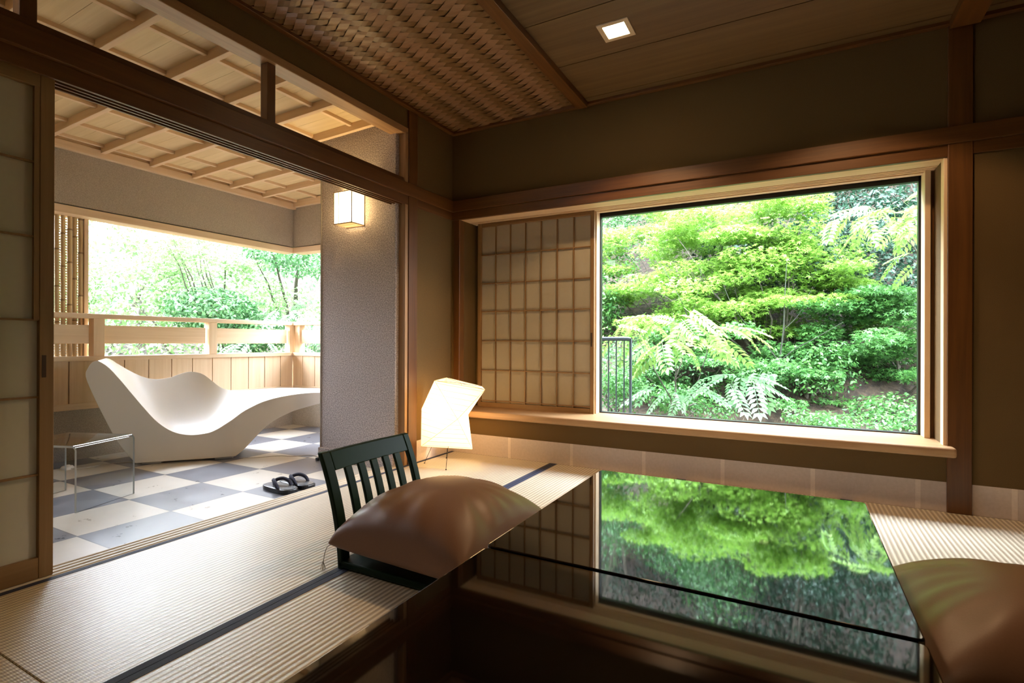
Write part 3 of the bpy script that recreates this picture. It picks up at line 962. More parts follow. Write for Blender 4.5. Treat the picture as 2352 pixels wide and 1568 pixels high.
# thin ribs printed through the paper
rb = MB()
def ribs(a, b, c, n, k0=.12, k1=.9):
    for i in range(n):
        t_ = k0 + (k1 - k0) * i / max(n - 1, 1)
        p, q_ = a.lerp(b, t_), a.lerp(c, t_)
        nrm = (b - a).cross(c - a).normalized()
        if nrm.dot(LC - a) < 0: nrm = -nrm
        rb.tube([p + nrm * .0006, q_ + nrm * .0006], .0007, 4, caps=False)
ribs(MC, TL, TR, 5, .25, .93); ribs(MC, BL, BR, 6, .2, .95); ribs(TL, ML, MC, 5, .25, .92); ribs(BL, ML, MC, 5, .3, .93); ribs(BR, MC, MR, 5, .2, .9); ribs(TR, MC, MR, 4, .3, .9)
for a, b in ((MC, TL), (MC, TR), (MC, BL), (MC, BR), (TL, TR), (TL, TB), (BL, BR)):
    nrm = (LC - a).normalized()
    rb.tube([a + nrm * .0008, b + nrm * .0008], .0012, 4, caps=False)
rb.build('shade_rib', M['rib'], pl, shift=sh)
ctr = Vector((.26, -.36, 0))
feet = [Vector((.077, -.44, .004)), Vector((.318, -.52, .004)), Vector((.118, -.235, .004))]
hub = Vector((.25, -.36, .22))
for f_ in feet:
    top = Vector((f_.x * .72 + hub.x * .28, f_.y * .72 + hub.y * .28, .125))
    lg = MB().tube([f_, top, Vector((hub.x, hub.y, .23))], .0016, 6).build('wire_leg', M['wire'], pl, shift=sh)
    MB().tube([f_ - Vector((0, 0, .004)), f_ + Vector((0, 0, .003))], .0042, 8).build('foot_cap', M['rubber'], lg, shift=sh)
tp = MB()
tcn = (TL + TR + TB + TBR) / 4
for a in (TL, TR, TB, TBR):
    tp.tube([tcn, a], .0011, 5)
tp.tube([tcn, Vector((hub.x, hub.y, .23))], .0012, 5)
tp.build('wire_frame', M['wire'], pl, shift=sh)
MB().tube([(hub.x, hub.y, .23), (hub.x, hub.y, .27)], [.012, .012], 10).build('bulb_holder', M['wire'], pl, shift=sh)
MB().tube([(hub.x, hub.y, .27), (hub.x, hub.y, .29), (hub.x, hub.y, .32), (hub.x, hub.y, .345)], [.012, .024, .024, .008], 12).build('light_bulb', emitter('lamp_bulb', (1, .72, .4), 14.0), pl, shift=sh, smooth=True)
TBULB = Vector((hub.x, hub.y, .375))

# ------------------------------------------------------------------ lacquer tables
def table(x0, x1, y0, y1, zt, label):
    t = thing('low_table', label, 'table', (x0, y0, 0), 0, 'low lacquer tables pushed together')
    w_, d_ = x1 - x0, y1 - y0
    r = .012
    pl_ = []
    for cx, cy, a0 in ((w_ - r, d_ - r, 0), (r, d_ - r, PI / 2), (r, r, PI), (w_ - r, r, 1.5 * PI)):
        for i in range(5):
            a = a0 + PI / 2 * i / 4
            pl_.append((cx + r * math.cos(a), cy + r * math.sin(a)))
    MB().prism(pl_, lambda q: (q[0], q[1], zt - .036), lambda q: (q[0], q[1], zt)).build('table_top', M['lacquer'], t, bevel=.0035, seg=3)
    MB().box(.05, w_ - .05, .05, d_ - .05, zt - .085, zt - .036).build('apron', M['lacquer2'], t, bevel=.002)
    for sx in (0, 1):
        for sy in (0, 1):
            ax, ay = (.04 if sx == 0 else w_ - .105), (.04 if sy == 0 else d_ - .105)
            MB().box(ax, ax + .065, ay, ay + .065, 0, zt - .036).build('leg', M['lacquer2'], t, bevel=.004)
    return t
table(1.717, 2.549, -2.325, -1.488, .374, 'glossy black lacquer low table nearest the window, reflecting the garden')
table(1.721, 2.549, -3.17, -2.333, .373, 'glossy black lacquer low table in the foreground, its far edge against the other')

# ------------------------------------------------------------------ floor chair
fc = thing('floor_chair', 'legless black-green floor chair with slatted back on the straw mat', 'chair', (.862, -1.70, 0))
YL, YR = -.262, .252      # left / right of back, local y
def back_x(z):            # lean and curve of the stiles
    t = z / .42
    return -.002 - .022 * t - .088 * t ** 2
def slat(y0, y1, z0, z1, th, n=8, flare=0.0):
    mb = MB(); v = []
    for i in range(n + 1):
        z = z0 + (z1 - z0) * i / n
        x = back_x(z)
        fl = flare * (z / .42)
        for (yy_, xx_) in ((y0 + fl, x - th / 2), (y1 + fl, x - th / 2), (y1 + fl, x + th / 2), (y0 + fl, x + th / 2)):
            v.append((xx_, yy_, z))
    f = []
    for i in range(n):
        for k_ in range(4):
            f.append((i * 4 + k_, i * 4 + (k_ + 1) % 4, (i + 1) * 4 + (k_ + 1) % 4, (i + 1) * 4 + k_))
    f.append((3, 2, 1, 0)); f.append(tuple(n * 4 + k_ for k_ in range(4)))
    mb.add(v, f)
    return mb
slat(YL, YL + .043, 0.0, .425, .024).build('back_stile', M['chair_wood'], fc, bevel=.004, smooth=True)
slat(YR - .036, YR, 0.0, .425, .024).build('back_stile', M['chair_wood'], fc, bevel=.004, smooth=True)
rt = MB(); v = []
ny = 10
for i in range(ny + 1):
    y = YL + .043 + (YR - .036 - YL - .043) * i / ny
    bow = -.010 * (1 - (2 * i / ny - 1) ** 2)
    for z in (.352, .424):
        for s_ in (-1, 1):
            v.append((back_x(z) + s_ * .0105 + bow, y, z))
f = []
for i in range(ny):
    a = i * 4; c_ = a + 4
    f += [(a, a + 1, c_ + 1, c_), (a + 2, c_ + 2, c_ + 3, a + 3), (a, c_, c_ + 2, a + 2), (a + 1, a + 3, c_ + 3, c_ + 1)]
f += [(0, 2, 3, 1), (ny * 4, ny * 4 + 1, ny * 4 + 3, ny * 4 + 2)]
rt.add(v, f)
rt.build('top_rail', M['chair_wood'], fc, bevel=.004)
for i in range(5):
    yc = YL + .043 + (YR - .036 - YL - .043) * (i + 1) / 6
    slat(yc - .0185, yc + .0185, .02, .356, .014).build('back_slat', M['chair_wood'], fc, bevel=.003, smooth=True)
MB().box(-.012, .44, YL, YR, .004, .032).build('seat', M['chair_wood'], fc, bevel=.008, seg=3)
for yr_ in (YL + .02, YR - .05):
    MB().box(-.006, .43, yr_, yr_ + .03, 0, .006).build('floor_runner', M['rubber'], fc)

# ------------------------------------------------------------------ cushions
def cushion(loc, rz, size, height, label, base=.0, tilt=0.0, wrinkle=1.0, seed=1):
    t = thing('floor_cushion', label, 'cushion', loc, rz, 'brown floor cushions beside the tables')
    rg = random.Random(seed)
    N = 44
    def half(top):
        v = []
        for i in range(N + 1):
            for j in range(N + 1):
                u, w_ = -1 + 2 * i / N, -1 + 2 * j / N
                # sides bow inward a little so the corners read as points
                k = .055
                x = u * (1 - k * (1 - w_ * w_)); y = w_ * (1 - k * (1 - u * u))
                pu = max(0.0, 1 - abs(u) ** 2.3); pw = max(0.0, 1 - abs(w_) ** 2.3)
                h = (pu * pw) ** .40
                zz_ = height * h
                # radiating folds running in from edges
                r = math.hypot(u, w_); a = math.atan2(w_, u)
                edge = max(0, min(1, (max(abs(u), abs(w_)) - .35) / .5)) * (1 - max(abs(u), abs(w_)) ** 6)
                zz_ += 1.5 * wrinkle * edge * (.004 * math.sin(a * 7 + 1.7 * math.sin(a * 3 + seed)) + .0025 * math.sin(a * 17 + 2 * math.sin(a * 2)))
                if top:
                    z = base_z + zz_
                else:
                    z = base_z - min(base_z - .001, .055 * h)
                v.append((x * size / 2, y * size / 2, z))
        return v
    base_z = base
    vt, vb = half(True), half(False)
    idx = lambda i, j: i * (N + 1) + j
    F_ = []
    for i in range(N):
        for j in range(N):
            F_.append((idx(i, j), idx(i + 1, j), idx(i + 1, j + 1), idx(i, j + 1)))
    K = len(vt)
    Fb = [tuple(K + q for q in reversed(f_)) for f_ in F_]
    mb = MB(); mb.add(vt + vb, F_ + Fb)
    o = mb.build('cushion_cover', M['cushion'], t, smooth=True, angle=180, recalc=False)
    bm = bmesh.new(); bm.from_mesh(o.data)
    bmesh.ops.remove_doubles(bm, verts=bm.verts, dist=.0004)
    bmesh.ops.recalc_face_normals(bm, faces=bm.faces)
    bm.to_mesh(o.data); bm.free()
    sub = o.modifiers.new('soft', 'SUBSURF'); sub.levels = 1; sub.render_levels = 1
    return t, size, base
c1, s_, b_ = cushion((1.165, -1.705, .033), math.radians(-3), .635, .205, 'plump brown cushion on the slatted floor chair, left of the table', base=.072, seed=2)
# corner tassel
ts = MB()
q = [(-.292, -.285, .072), (-.330, -.300, .050), (-.345, -.305, -.01), (-.342, -.307, -.031)]
ts.tube(curve_pts(q, 6), .0015, 5)
for i in range(7):
    a = 2 * PI * i / 7
    ts.tube([(-.344, -.306, .0), (-.344 + .010 * math.cos(a), -.306 + .010 * math.sin(a), -.032)], .0009, 4)
ts.build('tassel', M['cord'], c1)
cushion((2.90, -1.655, 0), math.radians(3), .66, .222, 'brown cushion at the right edge of the photo, in shadow beside the table', base=.06, seed=5)

# ------------------------------------------------------------------ garden
def arrays_mesh(name, V, F, mat, parent=None):
    """V (n,3) array, F list of equal-size index arrays"""
    me = bpy.data.meshes.new(name)
    me.vertices.add(len(V)); me.vertices.foreach_set('co', np.asarray(V, dtype=np.float32).ravel())
    F = np.asarray(F, dtype=np.int32)
    nf, k = F.shape
    me.loops.add(nf * k); me.loops.foreach_set('vertex_index', F.ravel())
    me.polygons.add(nf); me.polygons.foreach_set('loop_start', np.arange(nf, dtype=np.int32) * k)
    me.update(calc_edges=True)
    me.materials.append(mat)
    o = bpy.data.objects.new(name, me); COL.objects.link(o)
    if parent is not None: o.parent = parent
    return o

def tmpl_simple(w=.26):
    v = np.array([(0, 0, 0), (.45, w, .05), (1, 0, -.06), (.45, -w, .05)], float)
    return v, np.array([(0, 1, 2, 3)])
def tmpl_maple():
    v = []; f = []
    for a, l in ((-115, .55), (-62, .85), (0, 1.0), (62, .85), (115, .55)):
        t = math.radians(a); c, s = math.cos(t), math.sin(t); k = len(v)
        for x, y, z in ((0, 0, 0), (.42 * l, .15, .01), (l, 0, -.12 * l), (.42 * l, -.15, .01)):
            v.append((c * x - s * y + .1, s * x + c * y, z))
        f.append((k, k + 1, k + 2, k + 3))
    return np.array(v), np.array(f)
def tmpl_pinnate(pairs=7, lw=.055, ll=.28):
    v = []; f = []
    def leaflet(bx_, by_, ang_, l, w):
        c, s = math.cos(ang_), math.sin(ang_); k = len(v)
        z0 = -.25 * bx_ ** 2
        for x, y, z in ((0, 0, 0), (.45 * l, w, .012), (l, 0, -.06), (.45 * l, -w, .012)):
            v.append((bx_ + c * x - s * y, by_ + s * x + c * y, z0 + z))
        f.append((k, k + 1, k + 2, k + 3))
    for i in range(pairs):
        b_ = .22 + .70 * i / (pairs - 1)
        l = ll * (1 - .35 * abs(i / (pairs - 1) - .45))
        for s_ in (-1, 1):
            leaflet(b_, 0, s_ * math.radians(62 - 18 * i / pairs), l, lw)
    leaflet(.94, 0, 0, ll * .8, lw)
    k = len(v)
    v += [(0, .006, 0), (0, -.006, 0), (.95, -.003, -.22), (.95, .003, -.22)]
    f.append((k, k + 1, k + 2, k + 3))
    return np.array(v), np.array(f)

def scatter(name, P, Nrm, Dir, size, tmpl, mat, parent, shift):
    tv, tf = tmpl
    n = len(P); k = len(tv)
    Nrm = Nrm / np.linalg.norm(Nrm, axis=1, keepdims=True)
    Dir = Dir - Nrm * np.sum(Dir * Nrm, axis=1, keepdims=True)
    Dir = Dir / (np.linalg.norm(Dir, axis=1, keepdims=True) + 1e-9)
    Sd = np.cross(Nrm, Dir)
    sz = size[:, None, None]
    V = P[:, None, :] + sz * (tv[None, :, 0, None] * Dir[:, None, :] + tv[None, :, 1, None] * Sd[:, None, :] + tv[None, :, 2, None] * Nrm[:, None, :])
    V = V.reshape(-1, 3) - np.array(shift)[None]
    Fc = (tf[None] + (np.arange(n) * k)[:, None, None]).reshape(-1, tf.shape[1])
    return arrays_mesh(name, V, Fc, mat, parent)

def blob(n, c, r, shell=.0):
    """points in an ellipsoid, denser toward the skin when shell > 0"""
    d = RNG.normal(size=(n, 3)); d /= np.linalg.norm(d, axis=1, keepdims=True)
    rad = RNG.random(n) ** (1 / 3.0)
    if shell: rad = shell + (1 - shell) * rad
    return np.array(c) + d * rad[:, None] * np.array(r), d

def trunk(base, tips, r0, parent, shift, wob=.06):
    mb = MB()
    base = Vector(base)
    for tip, split, r in tips:
        tip = Vector(tip)
        P = []
        m = 7
        for i in range(m + 1):
            t = i / m
            p = base.lerp(tip, t)
            p.z = base.z + (tip.z - base.z) * (t ** split)
            j = wob * math.sin(PI * t)
            P.append(p + Vector((random.uniform(-j, j), random.uniform(-j, j), 0)))
        mb.tube(P, [r * (1 - .85 * i / m) for i in range(m + 1)], 7)
    return mb.build('branches', M['bark'], parent, shift=shift, smooth=True)

def tree(name, label, cat, base, blobs, leafspec, mat, tips, group=None, r=.03):
    """blobs: (centre, radii, count); leafspec: template, size range, mode"""
    t = thing(name, label, cat, base, 0, group)
    tm, (s0, s1), mode = leafspec
    PP, NN, DD = [], [], []
    for c_, rad, n_ in blobs:
        p, d = blob(n_, c_, rad, .25 if mode == 'bush' else .0)
        out = d * np.array([1, 1, .3])
        if mode == 'layer':
            nn = np.array([0, -.15, 1.0]) + RNG.normal(size=(n_, 3)) * np.array([.5, .5, .1])
            dd = out + RNG.normal(size=(n_, 3)) * .5
        elif mode == 'droop':
            nn = np.array([0, 0, 1.0]) + RNG.normal(size=(n_, 3)) * .35 + d * .5
            dd = out + RNG.normal(size=(n_, 3)) * .35 + np.array([0, 0, -.25])
        else:
            nn = d * .7 + np.array([0, 0, .7]) + RNG.normal(size=(n_, 3)) * .55
            dd = RNG.normal(size=(n_, 3)) + np.array([0, 0, -.3])
        PP.append(p); NN.append(nn); DD.append(dd)
    P = np.concatenate(PP); Nn = np.concatenate(NN); Dd = np.concatenate(DD)
    sz = RNG.uniform(s0, s1, len(P))
    scatter('foliage', P, Nn, Dd, sz, tm, M[mat], t, base)
    if tips:
        trunk(base, tips, r, t, base)
    return t

# ground: bank rising behind the house on both garden sides
gx = np.linspace(-15, 11, 66); gy = np.linspace(-12, 15, 68)
def gh(x, y):
    h = -.35 + .64 * max(0, y - 2.9) ** 1.02 + .30 * max(0, -x - 4.2) + .95 * max(0, y - 8.2)
    h += .05 * math.sin(3.1 * x + 1.7 * y) + .04 * math.sin(5.3 * y - 2.2 * x)
    if y > 1.2: h += .30 * min(1, (y - 1.2) / 1.2)
    return h
GV = np.array([(x, y, gh(x, y)) for x in gx for y in gy])
m_ = len(gy)
GF = np.array([(i * m_ + j, (i + 1) * m_ + j, (i + 1) * m_ + j + 1, i * m_ + j + 1) for i in range(len(gx) - 1) for j in range(m_ - 1)
               if not (-2.7 < gx[i] < 4.4 and -5.6 < gy[j] < .2)])
g = arrays_mesh('ground', GV, GF, M['soil'])
tag(g, 'brown leaf-littered bank rising behind the window and veranda', 'ground', kind='structure')

SIMPLE, WIDE, MAPLE, PINN = tmpl_simple(.24), tmpl_simple(.33), tmpl_maple(), tmpl_pinnate()
def layers(c, rx, ry, zlo, zhi, n, each, prx=(.35, .75), pz=.045):
    out = []
    for i in range(n):
        a = random.uniform(0, 2 * PI); q = math.sqrt(random.random())
        z = random.uniform(zlo, zhi)
        k = 1 - .55 * ((z - zlo) / max(zhi - zlo, .01)) ** 2
        out.append(((c[0] + rx * k * q * math.cos(a), c[1] + ry * k * q * math.sin(a), z),
                    (random.uniform(*prx) * .8, random.uniform(*prx) * .8, pz * random.uniform(.6, 1.5)), each))
    return out
def tipsof(bl, base, k, r=.016):
    s = random.sample(bl, min(k, len(bl)))
    return [(b[0], random.uniform(.65, 1.0), r * random.uniform(.6, 1.0)) for b in s]

# big yellow-green maple filling the window
bl = layers((1.75, 4.0), 1.55, .8, .95, 2.65, 95, 300, (.28, .55), .11)
mt = tree('maple_tree', 'bright yellow-green maple filling the middle of the window', 'tree', (2.2, 3.9, .1), bl, (MAPLE, (.032, .056), 'layer'), 'maple', tipsof(bl, 0, 20, .022))
sm = MB()
for pts_, r0_, r1_ in (([(2.15, 3.05, -.1), (2.17, 3.02, .25), (2.21, 2.98, .62), (2.25, 2.98, .98), (2.26, 3.0, 1.3), (2.28, 3.05, 1.75)], .017, .004),
                       ([(2.21, 2.98, .62), (2.08, 2.98, .80), (1.92, 2.98, .98), (1.72, 3.0, 1.26), (1.62, 3.05, 1.5)], .009, .003),
                       ([(2.21, 2.98, .62), (2.36, 2.96, .76), (2.55, 2.96, .88), (2.82, 3.0, 1.06)], .009, .003),
                       ([(2.25, 2.98, .98), (2.40, 2.98, 1.15), (2.52, 3.0, 1.42)], .006, .002),
                       ([(1.25, 3.1, .0), (1.28, 3.0, .6), (1.22, 3.0, 1.1), (1.05, 3.05, 1.5), (.85, 3.1, 1.85)], .013, .003),
                       ([(1.22, 3.0, 1.1), (1.32, 3.0, 1.4), (1.36, 3.05, 1.75)], .007, .002)):
    cp_ = [p + Vector((0, .28, .02)) for p in curve_pts(pts_, 5)]
    sm.tube(cp_, [.8 * r0_ + .8 * (r1_ - r0_) * i / (len(cp_) - 1) for i in range(len(cp_))], 7)
sm.build('front_stems', M['stem'], mt, shift=(2.2, 3.9, .1), smooth=True)
bl = layers((.45, 4.8), 1.2, .8, 1.2, 3.0, 55, 280, (.28, .5), .11)
tree('maple_tree', 'yellow-green maple with thin forked stems at upper left of the window', 'tree', (1.1, 4.7, .3), bl, (MAPLE, (.032, .054), 'layer'), 'maple', tipsof(bl, 0, 12, .018))
bl = layers((3.1, 3.7), 1.0, .7, .45, 1.45, 48, 300, (.28, .5), .08)
tree('maple_tree', 'mid-green layered maple low at the right of the window', 'tree', (3.4, 3.8, .1), bl, (MAPLE, (.032, .052), 'layer'), 'maple2', tipsof(bl, 0, 10, .02))
bl = layers((1.45, 3.3), 1.35, .5, .15, 1.0, 48, 260, (.25, .45), .09)
tree('maple_sapling', 'low green maple saplings on the bank behind the metal fence', 'tree', (1.6, 3.3, .0), bl, (MAPLE, (.028, .046), 'layer'), 'maple2', tipsof(bl, 0, 12, .012))
# pinnate-leaved shrubs close to the glass
bl = [((1.28, 1.95, 1.13), (.34, .22, .10), 16), ((1.62, 2.0, .98), (.30, .22, .10), 14), ((.95, 1.8, 1.0), (.30, .2, .12), 12), ((1.30, 1.85, .86), (.30, .2, .08), 9)]
tree('sumac_shrub', 'shrub with long feathery bright leaves above the metal fence', 'shrub', (1.35, 2.1, -.05), bl, (PINN, (.26, .40), 'droop'), 'sumac', [((1.3, 1.95, 1.15), .9, .012), ((1.65, 2.0, 1.0), .8, .011), ((.95, 1.8, 1.0), .9, .01), ((1.35, 1.9, .85), .8, .009)])
bl = [((1.85, 1.9, .50), (.34, .18, .06), 11), ((1.35, 1.9, .42), (.30, .2, .06), 8), ((2.1, 2.1, .58), (.22, .15, .06), 5)]
tree('sumac_shrub', 'shrub with pale feathery leaves at the bottom centre of the window', 'shrub', (1.9, 2.0, -.05), bl, (PINN, (.26, .38), 'droop'), 'sumac2', [((1.85, 1.9, .5), .8, .008), ((1.4, 1.9, .42), .8, .007), ((2.1, 2.1, .58), .8, .006)])
bl = [((3.55, 3.3, 2.15), (.55, .4, .16), 34), ((3.1, 3.5, 2.3), (.4, .3, .12), 18), ((3.7, 3.2, 1.75), (.45, .35, .12), 22)]
tree('broadleaf_tree', 'leafy green branches hanging in at the upper right of the window', 'tree', (4.3, 3.6, .2), bl, (PINN, (.28, .42), 'droop'), 'sumac', [((3.5, 3.3, 2.2), .6, .03), ((3.1, 3.5, 2.3), .6, .02), ((3.7, 3.2, 1.8), .7, .02)])
# dark shrubs and evergreens up the bank
def bush(x, y, h, r, n, mat, label, size=(.05, .085), name='evergreen_shrub'):
    z0 = gh(x, y)
    if name == 'evergreen_shrub' and h > 1.9: name = 'evergreen_tree'
    bl_ = []
    m = 9
    for i in range(m):
        a = random.uniform(0, 2 * PI); q = math.sqrt(random.random()) * r * .8
        bl_.append(((x + q * math.cos(a), y + q * math.sin(a), z0 + h * random.uniform(.25, .9)), (r * .55, r * .5, h * .26), n // m))
    tree(name, label, 'shrub' if 'shrub' in name else 'tree', (x, y, z0 - .05), bl_, (SIMPLE if 'fern' not in name else PINN, size, 'bush'), mat,
         tipsof(bl_, 0, 6, .02 + .01 * h))
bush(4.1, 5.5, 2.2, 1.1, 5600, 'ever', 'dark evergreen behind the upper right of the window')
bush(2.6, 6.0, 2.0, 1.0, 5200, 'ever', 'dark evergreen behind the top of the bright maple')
bush(.9, 6.4, 2.0, 1.1, 5200, 'shrub', 'green tree behind the upper left maple, window view', name='leafy_tree')
bush(-.9, 6.2, 2.4, 1.1, 5200, 'shrub', 'green tree at the far left of the window view', name='leafy_tree')
bush(-.3, 4.3, 1.7, .8, 4600, 'maple2', 'soft green bush left of the maples, beside the window edge', name='leafy_shrub')
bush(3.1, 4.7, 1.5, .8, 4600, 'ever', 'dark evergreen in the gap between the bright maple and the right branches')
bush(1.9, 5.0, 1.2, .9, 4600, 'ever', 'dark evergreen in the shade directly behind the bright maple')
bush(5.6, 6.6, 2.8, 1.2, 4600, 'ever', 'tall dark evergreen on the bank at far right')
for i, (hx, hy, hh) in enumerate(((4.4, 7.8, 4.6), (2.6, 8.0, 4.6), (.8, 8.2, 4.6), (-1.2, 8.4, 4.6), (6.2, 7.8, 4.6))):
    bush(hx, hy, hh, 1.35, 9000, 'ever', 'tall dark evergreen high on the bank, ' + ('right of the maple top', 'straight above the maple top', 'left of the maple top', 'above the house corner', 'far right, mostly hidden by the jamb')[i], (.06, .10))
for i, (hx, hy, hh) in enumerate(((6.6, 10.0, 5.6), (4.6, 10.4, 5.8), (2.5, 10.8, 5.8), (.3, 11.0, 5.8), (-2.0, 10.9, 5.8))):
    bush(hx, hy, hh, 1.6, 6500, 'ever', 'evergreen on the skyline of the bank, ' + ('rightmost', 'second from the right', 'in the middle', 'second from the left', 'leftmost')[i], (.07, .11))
bush(2.5, 3.35, .55, .55, 2200, 'maple2', 'low green undergrowth at the foot of the maple', (.035, .06), 'leafy_shrub')
bush(3.3, 2.9, .42, .5, 2400, 'maple2', 'low green undergrowth at the bottom right of the window', (.03, .055), 'leafy_shrub')
bush(.85, 3.0, .8, .55, 2600, 'shrub', 'green shrub behind the metal fence', (.035, .06), 'leafy_shrub')

for gx_, gy_, gh_, gn_, lb in ((.55, 2.35, .75, 2200, 'leafy green shrub just left of the metal fence post, outside the glass'), (1.35, 2.45, .40, 1600, 'low ground cover right of the fence post below the feathery leaves'), (2.75, 2.35, .26, 1500, 'low ground cover on the soil below the window, right of centre')):
    bush(gx_, gy_, gh_, .42, gn_, 'maple2', lb, (.03, .055), 'leafy_shrub')
# trees beyond the veranda
vb = [((-5.3, 1.6, 1.55), (.85, 1.0, .55), 2400), ((-5.6, .4, 1.5), (.8, .8, .5), 2000), ((-5.2, 2.6, 1.2), (.7, .9, .6), 1800), ((-5.0, 1.0, .75), (.8, 1.4, .4), 2400)]
tree('leafy_tree', 'sunlit pale green tree beyond the veranda balustrade', 'tree', (-5.4, 1.4, -.3), vb, (SIMPLE, (.05, .085), 'bush'), 'pale', tipsof(vb, 0, 4, .035))
vb = [((-4.6, .95, 1.28), (.5, .62, .30), 2600), ((-4.5, 1.5, 1.0), (.45, .5, .3), 1500)]
tree('evergreen_shrub', 'darker green bush in the centre beyond the balustrade', 'shrub', (-4.6, 1.1, -.35), vb, (SIMPLE, (.05, .08), 'bush'), 'shrub', tipsof(vb, 0, 2, .03))
vb = [((-4.1, 2.0, 1.25), (.45, .6, .28), 46), ((-3.9, 2.6, 1.05), (.4, .5, .3), 36), ((-4.0, 1.4, .75), (.4, .7, .15), 30)]
tree('sumac_shrub', 'feathery bright shrub at the right beyond the balustrade', 'shrub', (-4.1, 2.1, -.35), vb, (PINN, (.26, .40), 'droop'), 'pale2', tipsof(vb, 0, 3, .02))
vb = [((-4.9, 2.7, 2.25), (.9, 1.0, .32), 2600), ((-4.5, 1.9, 2.2), (.5, .5, .2), 900)]
tree('evergreen_tree', 'dark branch of evergreen leaves under the veranda head board', 'tree', (-6.0, 3.4, .1), vb, (SIMPLE, (.05, .08), 'bush'), 'shrub', [((-4.9, 2.6, 2.2), .55, .07), ((-4.6, 1.9, 2.15), .6, .045), ((-4.4, 1.4, 2.1), .6, .03)])
vb = layers((-5.0, .9), .8, 1.3, 1.75, 2.45, 16, 240, (.3, .6), .14)
tree('leafy_tree', 'fine-twigged pale tree at the top left beyond the veranda', 'tree', (-5.6, 1.9, -.2), vb, (MAPLE, (.035, .055), 'layer'), 'pale', [(b[0], .7, .022) for b in vb[:9]])
vb = [((-7.6, -1.0, 1.6), (1.0, 1.6, 1.4), 3600), ((-7.8, 1.6, 2.0), (1.0, 1.6, 1.6), 3600), ((-7.6, 4.2, 2.2), (1.1, 1.6, 1.7), 3400)]
for i, (b_, lb) in enumerate(zip(vb, ('pale background tree at the left behind the bamboo screen', 'pale background tree in the middle beyond the veranda', 'pale background tree at the right beyond the veranda'))):
    tree('leafy_tree', lb, 'tree', (b_[0][0], b_[0][1], gh(b_[0][0], b_[0][1]) - .1), [b_], (SIMPLE, (.07, .11), 'bush'), 'pale2' if i else 'pale', [(b_[0], 1.0, .08)])
bush(-3.2, 5.4, 2.4, 1.2, 4200, 'shrub', 'green tree on the bank beyond the veranda end', name='leafy_tree')
bush(-4.6, 4.6, 2.0, 1.1, 4200, 'pale2', 'pale bushy tree beyond the veranda corner post', name='leafy_tree')

vb = [((-6.6, .2, 2.3), (.9, 1.2, .9), 3000), ((-6.2, -.6, 1.6), (.8, .9, .8), 2600), ((-6.5, 1.6, 2.7), (.9, 1.0, .7), 2600)]
tree('leafy_tree', 'tall airy tree right of the bamboo screen, beyond the balustrade', 'tree', (-6.6, .4, .2), vb, (SIMPLE, (.06, .09), 'bush'), 'pale', [(b[0], .9, .05) for b in vb])
# metal fence outside the window
fe = thing('metal_fence', 'dark grey metal fence outside at the lower left of the window', 'fence', (1.05, 1.3, -.05))
sh = (1.05, 1.3, -.05)
MB().tube([(-.4, 1.3, .885), (1.03, 1.3, .885), (1.054, 1.3, .880)], .019, 10).build('top_rail', M['fence_metal'], fe, shift=sh, smooth=True)
MB().tube([(1.054, 1.3, -.3), (1.054, 1.3, .885)], .013, 10).build('end_post', M['fence_metal'], fe, shift=sh, smooth=True)
for i in range(14):
    x = .994 - .073 * i
    MB().tube([(x, 1.3, .06), (x, 1.3, .875)], .0065, 8).build('bar', M['fence_metal'], fe, shift=sh, smooth=True)
MB().tube([(-.4, 1.3, .07), (1.054, 1.3, .07)], .010, 8).build('bottom_rail', M['fence_metal'], fe, shift=sh, smooth=True)
tag(fe, group=None)

# ------------------------------------------------------------------ light
wd = bpy.data.worlds.new('overcast_sky'); SC.world = wd; wd.use_nodes = True
nt = wd.node_tree
bg = nt.nodes['Background']
tc = nd(nt, 'ShaderNodeTexCoord'); sx = nd(nt, 'ShaderNodeSeparateXYZ')
nt.links.new(tc.outputs['Generated'], sx.inputs[0])
mr = nd(nt, 'ShaderNodeMapRange'); mr.inputs['From Min'].default_value = 0; mr.inputs['From Max'].default_value = 1
nt.links.new(sx.outputs['Z'], mr.inputs['Value'])
nt.links.new(mix_col(nt, mr.outputs[0], (.35, .36, .37), (.87, .97, 1.16)), bg.inputs[0])   # overcast: zenith three times the horizon
bg.inputs[1].default_value = WORLD

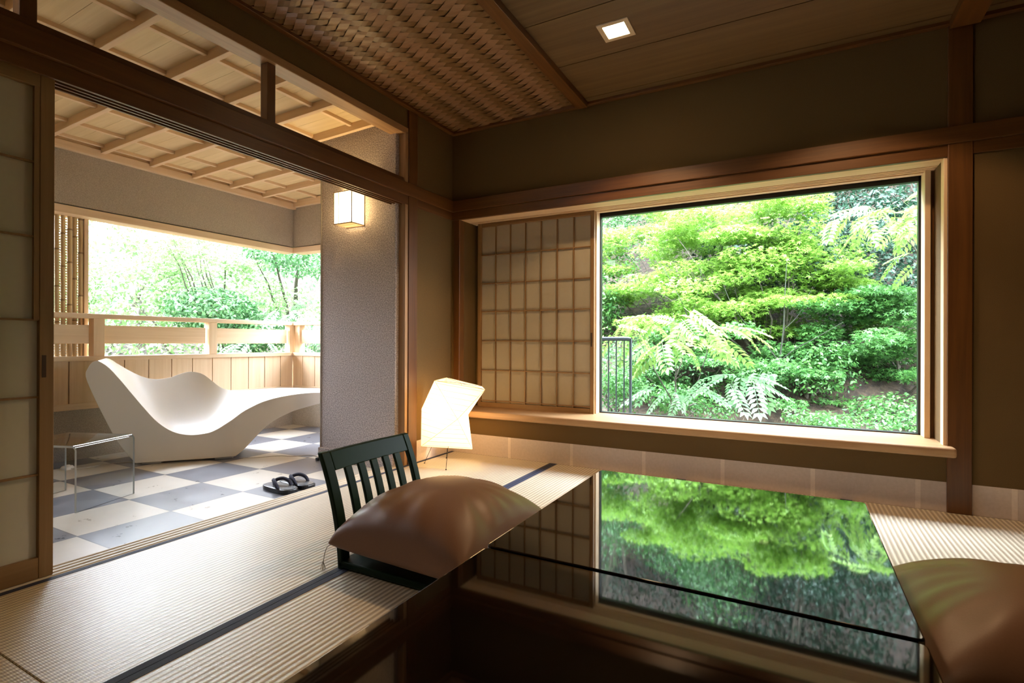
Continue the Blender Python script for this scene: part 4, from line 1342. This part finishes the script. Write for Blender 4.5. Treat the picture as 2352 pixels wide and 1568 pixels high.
def light(name, kind, loc, energy, color, **kw):
    l_ = bpy.data.lights.new(name, kind); l_.energy = energy; l_.color = color
    for k_, v_ in kw.items(): setattr(l_, k_, v_)
    o = bpy.data.objects.new(name, l_); COL.objects.link(o); o.location = loc
    return o
s = light('sun', 'SUN', (3, -4, 9), SUN, (1.0, .96, .88), angle=math.radians(8))
d = Vector((.42, -.50, .76))     # toward the sun
s.rotation_euler = d.to_track_quat('Z', 'Y').to_euler()
# portals guide the sky into the two openings
def portal(name, loc, look, sx_, sy_):
    o = light(name, 'AREA', loc, 1.0, (1, 1, 1), shape='RECTANGLE', size=sx_, size_y=sy_)
    o.data.cycles.is_portal = True
    o.rotation_euler = Vector(look).to_track_quat('-Z', 'Y').to_euler()
    return o
portal('window_portal', (2.03, .40, 1.07), (0, -1, 0), 1.95, 1.55)
portal('veranda_portal', (-2.5, -1.25, 1.3), (1, 0, 0), 3.3, 1.15)
portal('veranda_end_portal', (-1.55, .6, 1.3), (0, -1, 0), 1.6, 1.15)
# lamps of the room
sp = light('ceiling_spot', 'SPOT', (1.54, -.74, 2.468), 70, (1.0, .64, .33), spot_size=math.radians(116), spot_blend=.25, shadow_soft_size=.05)
sp3 = light('ceiling_spot', 'SPOT', (2.02, -3.48, 2.468), 12, (1.0, .64, .33), spot_size=math.radians(110), spot_blend=.4, shadow_soft_size=.05)
sp2 = light('ceiling_spot', 'SPOT', (2.60, -.74, 2.468), 50, (1.0, .64, .33), spot_size=math.radians(116), spot_blend=.25, shadow_soft_size=.05)
pb = light('paper_lamp_bulb', 'POINT', TBULB, 6.0, (1.0, .60, .22), shadow_soft_size=.03)
lb = light('lantern_bulb', 'POINT', (-.425, -.66, 1.80), 9.0, (1.0, .70, .30), shadow_soft_size=.02)

# ------------------------------------------------------------------ view
SC.view_settings.view_transform = 'Standard'
SC.view_settings.look = 'None'
SC.view_settings.exposure = EXPOSURE
SC.view_settings.gamma = 1
SC.view_settings.use_curve_mapping = False
cy = SC.cycles
cy.use_denoising = True
cy.max_bounces = 10
cy.diffuse_bounces = 5
cy.glossy_bounces = 4
cy.transmission_bounces = 6
cy.transparent_max_bounces = 12
cy.sample_clamp_indirect = 6.0
cy.caustics_reflective = False
cy.caustics_refractive = False
